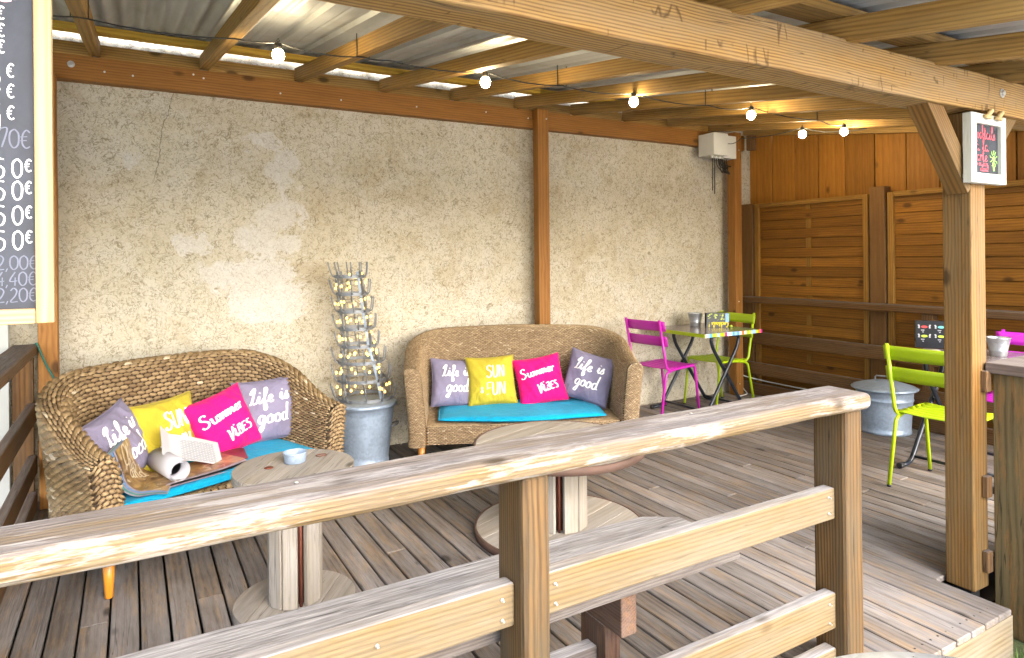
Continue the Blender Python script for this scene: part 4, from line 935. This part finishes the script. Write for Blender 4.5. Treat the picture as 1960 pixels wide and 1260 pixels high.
# ================================================================== BISTRO CHAIRS AND TABLES
def fil(pts, r=.05, n=5):
    pts = [Vector(p) for p in pts]; o = [pts[0]]
    for a, b, c in zip(pts[:-2], pts[1:-1], pts[2:]):
        u = (a - b); v = (c - b); rr_ = min(r, u.length * .45, v.length * .45); p0 = b + u.normalized() * rr_; p1 = b + v.normalized() * rr_
        for k in range(n + 1):
            q = k / n; o.append(p0 * (1 - q) ** 2 + b * 2 * q * (1 - q) + p1 * q * q)
    o.append(pts[-1]); return o
def chair(label, mw, mat):
    t_ = thing('bistro_chair', label, 'chair', mw, 'slatted metal bistro chairs'); yw = .195
    for sg in (-1, 1):
        y = sg * yw
        mb = MB(); mb.tube(fil([(-.285, y, .87), (-.20, y, .46), (-.165, y, .428), (.175, y, .445), (.235, y, .01)], .05), .0115, 10); mb.build('side_frame', mat, t_, mw)
        mb = MB(); mb.tube(fil([(-.10, y * .97, .428), (-.195, y * .97, .41), (-.275, y, .01)], .04), .0115, 10); lg = mb.build('rear_leg', mat, t_, mw)
        mb = MB(); mb.lathe([(.013, .001), (.0135, .012), (.0, .013)], 10, (-.276, y, 0)); mb.build('foot_cap', 'black', lg, mw)
        mb = MB(); mb.lathe([(.013, .001), (.0135, .012), (.0, .013)], 10, (.236, y, 0)); mb.build('foot_cap', 'black', t_, mw)
    for z, dz in ((.815, .085), (.685, .085)):
        x = -.285 + (.87 - z) / .41 * .085 + .010
        def bs(u, v): 
            y = (u - .5) * .46; return (x + .018 * (1 - (2 * u - 1) ** 2) * -1 + (v - .5) * -dz * .2 + .012, y, z + (v - .5) * dz)
        mb = MB(); mb.grid(bs, 14, 3, flip=True); o = mb.build('back_slat', mat, t_, mw); md = o.modifiers.new('thick', 'SOLIDIFY'); md.thickness = .006; md.offset = 0
    for k in range(6):
        x0 = -.165 + k * .064
        def ss(u, v):
            y = (u - .5) * .40; x = x0 + v * .054; return (x, y, .446 + .007 * math.cos(PI * (v - .5)) - .006 + .012 * ((x + .165) / .35 - .4) ** 2 - .010 * (1 - (2 * u - 1) ** 2))
        mb = MB(); mb.grid(ss, 10, 5); o = mb.build('seat_slat', mat, t_, mw); md = o.modifiers.new('thick', 'SOLIDIFY'); md.thickness = .004; md.offset = -1
    return t_
chair('purple magenta slatted bistro chair, back turned beside the middle sofa', TR(4.14, 4.43, .001, math.radians(6)), 'magenta')
chair('lime green slatted bistro chair against the house wall, behind the striped table', TR(4.80, 4.42, .001, math.radians(180)), 'green')
chair('lime green slatted bistro chair by the front post, in front of the lidded bin', TR(4.27, 2.14, .001, math.radians(3)), 'green')
chair('bright magenta bistro chair half hidden behind the counter', TR(5.08, 2.10, .001, math.radians(180)), 'magenta2')
def table(label, mw, edge):
    t_ = thing('bistro_table', label, 'table', mw, 'folding bistro tables'); a_ = .355
    mb = MB(); mb.box((0, 0, .735), (2 * a_, 2 * a_, .03)); mb.build('tabletop', 'tabletop', t_, mw, bevel=.004, seg=2)
    mb = MB(); mb.box((0, -a_ - .003, .735), (2 * a_ - .001, .005, .031)); mb.build('edge_band', 'stripes', t_, mw)
    mb = MB(); mb.box((-a_ - .003, 0, .735), (.005, 2 * a_, .031)); mb.build('edge_band', edge, t_, mw)
    for sg, yy in ((1, .27), (-1, .23)):
        for y in (-yy, yy):
            mb = MB(); mb.tube(fil([(-.385 * sg, y, .022), (-.27 * sg, y, .022), (.13 * sg, y, .60), (.16 * sg, y, .70), (.06 * sg, y, .712)], .09, 7), .0155, 12); lg = mb.build('leg', 'blacksteel', t_, mw)
            mb = MB(); mb.tube([(-.40 * sg, y, .022), (-.365 * sg, y, .022)], .0195, 12); mb.build('foot_cap', 'black', lg, mw)
        mb = MB(); mb.tube([(-.24 * sg, -yy, .062), (-.24 * sg, yy, .062)], .010, 8); mb.build('crossbar', 'blacksteel', t_, mw)
        mb = MB(); mb.tube([(.05 * sg, -yy - .03, .712), (.05 * sg, yy + .03, .712)], .009, 8); mb.build('hinge_bar', 'blacksteel', t_, mw)
    return t_
table('striped folding bistro table between the purple and green chairs by the wall', TR(4.545, 4.345, .001), 'green')
table('folding bistro table mostly hidden behind the front post', TR(4.76, 2.20, .001), 'green')
def bucket(label, x, y, z, r):
    t_ = thing('tin_bucket', label, 'bucket', (x, y, z), 'small tin buckets'); mb = MB(); h_ = r * 1.75
    mb.lathe([(r * .66, 0), (r * .70, .003), (r * .76, h_ * .3), (r * .775, h_ * .31), (r * .77, h_ * .33), (r, h_), (r * 1.05, h_ + .003), (r * 1.0, h_ + .006), (r * .95, h_), (r * .66, .01), (0, .01)], 28); mb.build('pail', 'galvlight', t_, TR(x, y, z)); return t_
bucket('small empty tin bucket on the striped table', 4.63, 4.53, .7515, .068)
bucket('small tin bucket behind the counter end, on the hidden table', 4.84, 2.10, .7515, .066)
# cocktail card holder on the striped table: printed upside down
ch = TR(4.735, 4.36, .7515, math.radians(-28)); mc = thing('menu_holder', 'upside down cocktail menu card holder with limes on the striped table', 'menu', ch)
mb = MB(); mb.box((0, 0, .066), (.215, .05, .130)); mb.build('card', 'menublack', mc, ch, bevel=.001)
mb = MB(); mb.box((-.02, -.0265, .088), (.165, .002, .080)); mb.build('picture', 'limes', mc, ch); mb = MB(); mb.box((.088, -.0265, .085), (.034, .002, .08)); mb.build('side_print', 'blueink', mc, ch)
mb = MB(); a, _ = strokes('Cocktails !', .046, .098, .044, 0, PI, 1.1); ribbons(mb, a, .0055, lambda x, y: (x, -.0285, y)); mb.build('lettering', 'yellowink', mc, ch)
mb = MB(); mb.lathe([(.012, 0), (.016, .006), (.012, .018), (0, .022)], 12, (.115, -.05, 0)); mb.build('lime_tag', 'limeink', mc, ch)
# black candy-print menu on the second table
ch = TR(4.86, 2.53, .7515, math.radians(-55)); mc = thing('menu_holder', 'black menu stand with small coloured sweets printed in rows, beside the front post', 'menu', ch)
mb = MB(); mb.box((.06, 0, .098), (.30, .03, .190)); mb.build('card', 'menublack', mc, ch, bevel=.001)
for r_, cols in ((.150, ('redink', 'tealink')), (.085, ('limeink', 'limeink'))):
    for k, cm in enumerate(cols):
        x = -.035 + k * .10; mb = MB(); mb.add([(x + .020 * math.cos(q), -.0155, r_ + .009 * math.sin(q)) for q in np.linspace(0, 2 * PI, 17)[:-1]], [tuple(range(16))]); mb.build('candy_print', cm, mc, ch)
        mb = MB()
        for sg in (-1, 1):
            for dz in (-.006, .004, .011): mb.add([(x + sg * (.030 + .004 * abs(dz) * 100) + .006 * math.cos(q), -.0155, r_ + dz + .005 * math.sin(q)) for q in np.linspace(0, 2 * PI, 9)[:-1]], [tuple(range(8))])
        a, _ = strokes('~~', .02, x - .020, r_ - .028); ribbons(mb, a, .003, lambda x, y: (x, -.0155, y)); a, _ = strokes('~', .016, x - .012, r_ - .040); ribbons(mb, a, .003, lambda x, y: (x, -.0155, y))
        o = mb.build('print', 'paper', mc, ch); o['kind'] = 'stuff'
mb = MB(); mb.lathe([(.055, 0), (.056, .004), (.052, .012), (0, .012)], 20); o = mb.build('wooden_coaster', 'spoolpale', None, TR(4.70, 2.44, .7515)); tag(o, 'round wooden coaster beside the black sweets menu', 'coaster')

# ================================================================== COUNTER at the right edge
ct = thing('counter', 'dark rough timber counter at the right edge, outside the deck', 'counter', (3.5, .9, -.2))
beam('countertop', (3.47, .2, .928), (3.47, 1.422, .928), .62, .045, 'slab', ct, bev=.004)
for k in range(8):
    ya = 1.405 - k * .150; beam('plank', (3.195, ya - .075, -.195), (3.195, ya - .075, .904), .145, .03, 'counter', ct, bev=.004, up=(1, 0, 0), wob=.0012)
for k in range(4): beam('plank', (3.285 + k * .14, 1.385, -.195), (3.285 + k * .14, 1.385, .904), .135, .03, 'counter', ct, bev=.004, up=(0, -1, 0))
for z in (.87, .42, .10): beam('hinge_block', (3.158, 1.417, z - .045), (3.158, 1.417, z + .045), .042, .024, 'darkrail', ct, bev=.004, up=(0, -1, 0))

# ================================================================== BOARDS
def writer(mb, text, size, x, y, wd, fn, **k): a, l = strokes(text, size, x, y, **k); ribbons(mb, a, wd, fn, .15); return l
BY = 1.30
cb = thing('chalkboard', 'large price chalkboard in an oak frame hanging at the upper left', 'chalkboard', (-.45, BY, 1.31))
XR, ZB, ZT, XL = -.1085, 1.3215, 2.02, -.78; fw = .024
mb = MB(); mb.box(((XR + XL) / 2, BY + .008, (ZB + ZT) / 2), (XR - XL - 2 * fw + .004, .006, ZT - ZB - 2 * fw + .004)); mb.build('slate', 'slate', cb)
post('frame_side', XR - fw, XR, BY - .008, BY + .014, ZB, ZT, 'frameoak', cb, bev=.002, wob=0)
post('frame_side', XL, XL + fw, BY - .008, BY + .014, ZB, ZT, 'frameoak', cb, bev=.002, wob=0)
for z in (ZB + fw / 2, ZT - fw / 2): beam('frame_rail', (XL + fw + .0005, BY + .003, z), (XR - fw - .0005, BY + .003, z), .0225, fw, 'frameoak', cb, bev=.002)
# centre-line heights measured for each chalk line
def zpix(v): return 1.42 - ((v - 492.7) - 8.9) * 1.085 / 1258
fnb = lambda x, y: (x, BY + .0045, y)
def xpix(u): return -.1085 + (u - 104) / 1430
mb = MB()
for v in (55, 87, 117): writer(mb, '€', .021, xpix(2), zpix(v), .0022, fnb)
for v, tx in ((160, '5'), (198, '8'), (238, '9')):
    writer(mb, tx, .038, xpix(-16), zpix(v + 22), .0021, fnb); writer(mb, '€', .022, xpix(18), zpix(v), .0020, fnb)
for v in (345, 386, 432, 478): writer(mb, '5,5', .030, xpix(-33), zpix(v + 2), .0021, fnb, wsc=1.0); writer(mb, '0', .030, xpix(26), zpix(v), .0021, fnb, wsc=1.0); writer(mb, '€', .020, xpix(50), zpix(v - 12), .0020, fnb)
o = mb.build('chalk_writing', 'chalkw', cb); o['kind'] = 'stuff'
mb = MB()
for v, tx in ((515, '2,00€'), (545, '4,40€'), (575, '2,20€')): writer(mb, tx, .022, xpix(-4), zpix(v), .0018, fnb, wsc=1.15)
writer(mb, '70€', .03, xpix(2), zpix(290), .0021, fnb); o = mb.build('faded_writing', 'chalkf', cb); o['kind'] = 'stuff'
mb = MB(); ribbons(mb, [cr_spline([(xpix(-8), zpix(-10)), (xpix(-2), zpix(12)), (xpix(12), zpix(20)), (xpix(28), zpix(17))])], .0045, fnb, .1); mb.build('pink_writing', 'chalkl', cb)
for x in (-.2, -.65):
    mb = MB(); mb.tube([(x, BY + .006, ZT - .004), (x, BY + .02, ZT + .03), (x, 1.408, ZT + .06)], .002, 6); mb.build('hook_wire', 'cable', cb)

# small cocktail board on the front post
sb = thing('chalkboard', 'small white framed cocktail chalkboard hanging on the front post', 'chalkboard', (3.145, 1.40, 1.71))
X0, X1, Z0_, Z1_ = 3.0, 3.292, 1.712, 2.003; yb_ = 1.402
mb = MB(); mb.box(((X0 + X1) / 2, yb_ + .006, (Z0_ + Z1_) / 2), (X1 - X0 - .07, .006, Z1_ - Z0_ - .07)); mb.build('slate', 'slate', sb)
for xa in (X0, X1 - .042): post('frame_side', xa, xa + .042, yb_ - .012, yb_ + .024, Z0_, Z1_, 'whitewood', sb, bev=.003, wob=.001)
for za in (Z0_ + .021, Z1_ - .021): beam('frame_rail', (X0 + .0425, yb_ + .006, za), (X1 - .0425, yb_ + .006, za), .035, .042, 'whitewood', sb, bev=.003)
fs = lambda x, y: (x, yb_ + .002, y)
mb = MB(); writer(mb, 'Cocktails', .056, 3.046, 1.902, .0030, fs, wsc=1.02); writer(mb, 'à la', .056, 3.062, 1.850, .0030, fs, wsc=1.3); writer(mb, 'carte', .056, 3.048, 1.806, .0030, fs, wsc=1.15)
writer(mb, 'a~ ou sans', .026, 3.05, 1.787, .0024, fs, wsc=1.15); writer(mb, 'alcool!', .026, 3.10, 1.765, .0026, fs, wsc=1.15); mb.build('chalk_writing', 'chalkp', sb)
mb = MB(); cx_, cz_ = 3.213, 1.822
mb.add([(cx_ + .012 * math.cos(q), yb_ + .002, cz_ + .012 * math.sin(q)) for q in np.linspace(0, 2 * PI, 17)[:-1]], [tuple(range(16))])
for q in (.3, 1.0, 1.5, 2.1, 2.8, 3.5, 4.2, 5.0, 5.7): ribbons(mb, [[(cx_ + .016 * math.cos(q), cz_ + .016 * math.sin(q)), (cx_ + .028 * math.cos(q + .15), cz_ + .028 * math.sin(q + .15)), (cx_ + .034 * math.cos(q), cz_ + .036 * math.sin(q))]], .004, fs)
ribbons(mb, [[(cx_ - .002, cz_ - .012), (cx_ - .006, cz_ - .03), (cx_ - .002, cz_ - .052)], [(cx_ + .003, cz_ - .03), (cx_ + .004, cz_ - .052)]], .006, fs); mb.build('chalk_drawing', 'chalkg', sb)
for x in (3.11, 3.20):
    mb = MB(); mb.tube([(x, 1.385, 1.985), (x + .005, 1.374, 2.004), (x + .025, 1.376, 2.016), (x + .045, 1.395, 2.020)], .009, 8); mb.tube([(x - .015, 1.384, 1.992), (x + .008, 1.372, 1.986), (x + .03, 1.384, 1.990)], .008, 8); mb.build('rope_knot', 'rope', sb)

# ================================================================== FESTOON STRING
fs_ = thing('festoon_lights', 'string of round warm glowing bulbs slung under the rafters', 'string lights', (2.5, 3.2, 2.45))
BP = [(.615, 3.26, 2.395), (1.71, 3.225, 2.395), (2.755, 3.20, 2.395), (3.74, 3.115, 2.395), (4.94, 3.21, 2.40), (4.74, 3.44, 2.40)]
order = [(-.55, 3.35, 2.475), (-.18, 3.32, 2.455), (.425, 3.28, 2.447), (.615, 3.26, 2.452), (1.025, 3.25, 2.44), (1.16, 3.24, 2.44), (1.71, 3.225, 2.448), (2.215, 3.21, 2.432), (2.755, 3.20, 2.446), (3.365, 3.15, 2.425), (3.74, 3.115, 2.446), (4.505, 3.12, 2.43), (4.94, 3.21, 2.452), (5.2, 3.18, 2.44), (5.1, 3.32, 2.436), (4.74, 3.44, 2.452), (4.9, 4.2, 2.50), (5.15, 4.58, 2.53)]
P_ = []
for a, b in zip(order[:-1], order[1:]):
    for k in range(4):
        q = k / 4; p = Vector(a).lerp(Vector(b), q); p.z -= .02 * 4 * q * (1 - q) * (1 if (Vector(a) - Vector(b)).length > .3 else .3); P_.append(p)
mb = MB(); mb.tube(P_ + [Vector(order[-1])], .0035, 6); mb.build('cable', 'cable', fs_)
for i, p in enumerate(BP):
    mw = Matrix.Translation(p)
    mb = MB(); mb.lathe([(.0, .062), (.006, .062), (.010, .056), (.0165, .050), (.0175, .030), (.015, .022), (.0, .022)], 14); sk_ = mb.build('socket', 'cable', fs_, mw)
    mb = MB(); mb.tube([(0, 0, .060), (.007, 0, .068), (.0, 0, .078), (-.007, 0, .068), (0, 0, .060)], .0015, 5); mb.build('hanging_loop', 'cable', sk_, mw)
    mb = MB(); mb.lathe([(0, -.034), (.011, -.032), (.021, -.024), (.0275, -.010), (.028, .002), (.024, .014), (.018, .022), (.013, .027), (0, .027)], 20); mb.build('bulb', 'bulb', sk_, mw)
for x, y in ((-.18, 3.32), (1.025, 3.25), (2.215, 3.21), (3.365, 3.15), (4.505, 3.12)):
    z = RB(y); mb = MB(); q = .032; mb.tube([(x + q, y, z + .11), (x + q, y, z - .006), (x - q, y, z - .006), (x - q, y, z + .11)], .003, 5); mb.build('cable_tie', 'cable', fs_)

# ================================================================== JUNCTION BOX AND CORDS
jb = thing('junction_box', 'grey plastic junction boxes with dangling black cables in the upper corner', 'electrical box', (5.0, 4.6, 2.4))
mb = MB(); mb.box((4.97, 4.60, 2.50), (.20, .20, .215)); mb.build('box', 'greycase', jb, None, bevel=.006, seg=2)
mb = MB(); mb.box((5.165, 4.63, 2.495), (.185, .13, .225)); mb.build('box', 'greycase', jb, None, bevel=.006, seg=2)
for k in range(6):
    x = 4.90 + .028 * k; mb = MB(); mb.lathe([(.009, 0), (.009, .028), (0, .028)], 8, (x, 4.55, 2.365)); mb.build('gland', 'white' if k % 2 else 'greycase', jb)
    pts = [(x, 4.55, 2.368), (x + .004, 4.55, 2.30)] + ([(x + .05 + .02 * k, 4.56, 2.20 + .02 * k), (5.12, 4.60, 2.24 + .015 * k), (5.2, 4.69, 2.33)] if k > 1 else [(x + .012, 4.56, 2.05 - .03 * k)])
    mb = MB(); mb.tube(fil(pts, .06), .0052, 6); mb.build('cable', 'cable', jb)
for k in range(4):
    mb = MB(); x = 5.08 + .035 * k; mb.tube(fil([(x, 4.63, 2.385), (x + .01, 4.62, 2.27 - .012 * k), (x + .06, 4.64, 2.24), (5.22, 4.70, 2.36)], .05), .005, 6); mb.build('cable', 'cable', jb)
mb = MB(); mb.tube(fil([(-.475, 4.605, .955), (-.468, 4.60, .955), (-.43, 4.60, .84), (-.385, 4.595, .74), (-.38, 4.59, .6)], .03), .006, 6); o = mb.build('green_cord', 'greencord'); tag(o, 'thin dark green cord hanging from the left handrail end', 'cord')
mb = MB(); mb.tube(fil([(5.22, 4.56, .008), (5.30, 4.56, .008), (5.40, 4.57, .012), (5.43, 4.66, .05), (5.40, 4.72, .20), (5.45, 4.60, .17), (5.58, 4.45, .13), (5.58, 4.0, .127)], .04), .006, 6); o = mb.build('white_cable', 'whitecable'); tag(o, 'white cable looped round the foot of the corner post', 'cable')
# round zinc table just below the picture, in front of the railing
rt_ = thing('round_table', 'round zinc table whose rim shows at the bottom edge', 'table', (1.127, .444, -.2))
mb = MB(); mb.lathe([(0, .59), (.37, .59), (.385, .595), (.39, .605), (.385, .612), (.36, .606), (0, .606)], 72); mb.build('tabletop', 'galvlight', rt_, TR(1.127, .444, 0))
mb = MB(); mb.tube([(1.127, .444, -.19), (1.127, .444, .588)], .028, 16); mb.build('column', 'blacksteel', rt_)
for k in range(3):
    an = k * 2 * PI / 3; mb = MB(); mb.tube([(1.127, .444, -.12), (1.127 + .26 * math.cos(an), .444 + .26 * math.sin(an), -.185)], .014, 8); mb.build('foot', 'blacksteel', rt_)
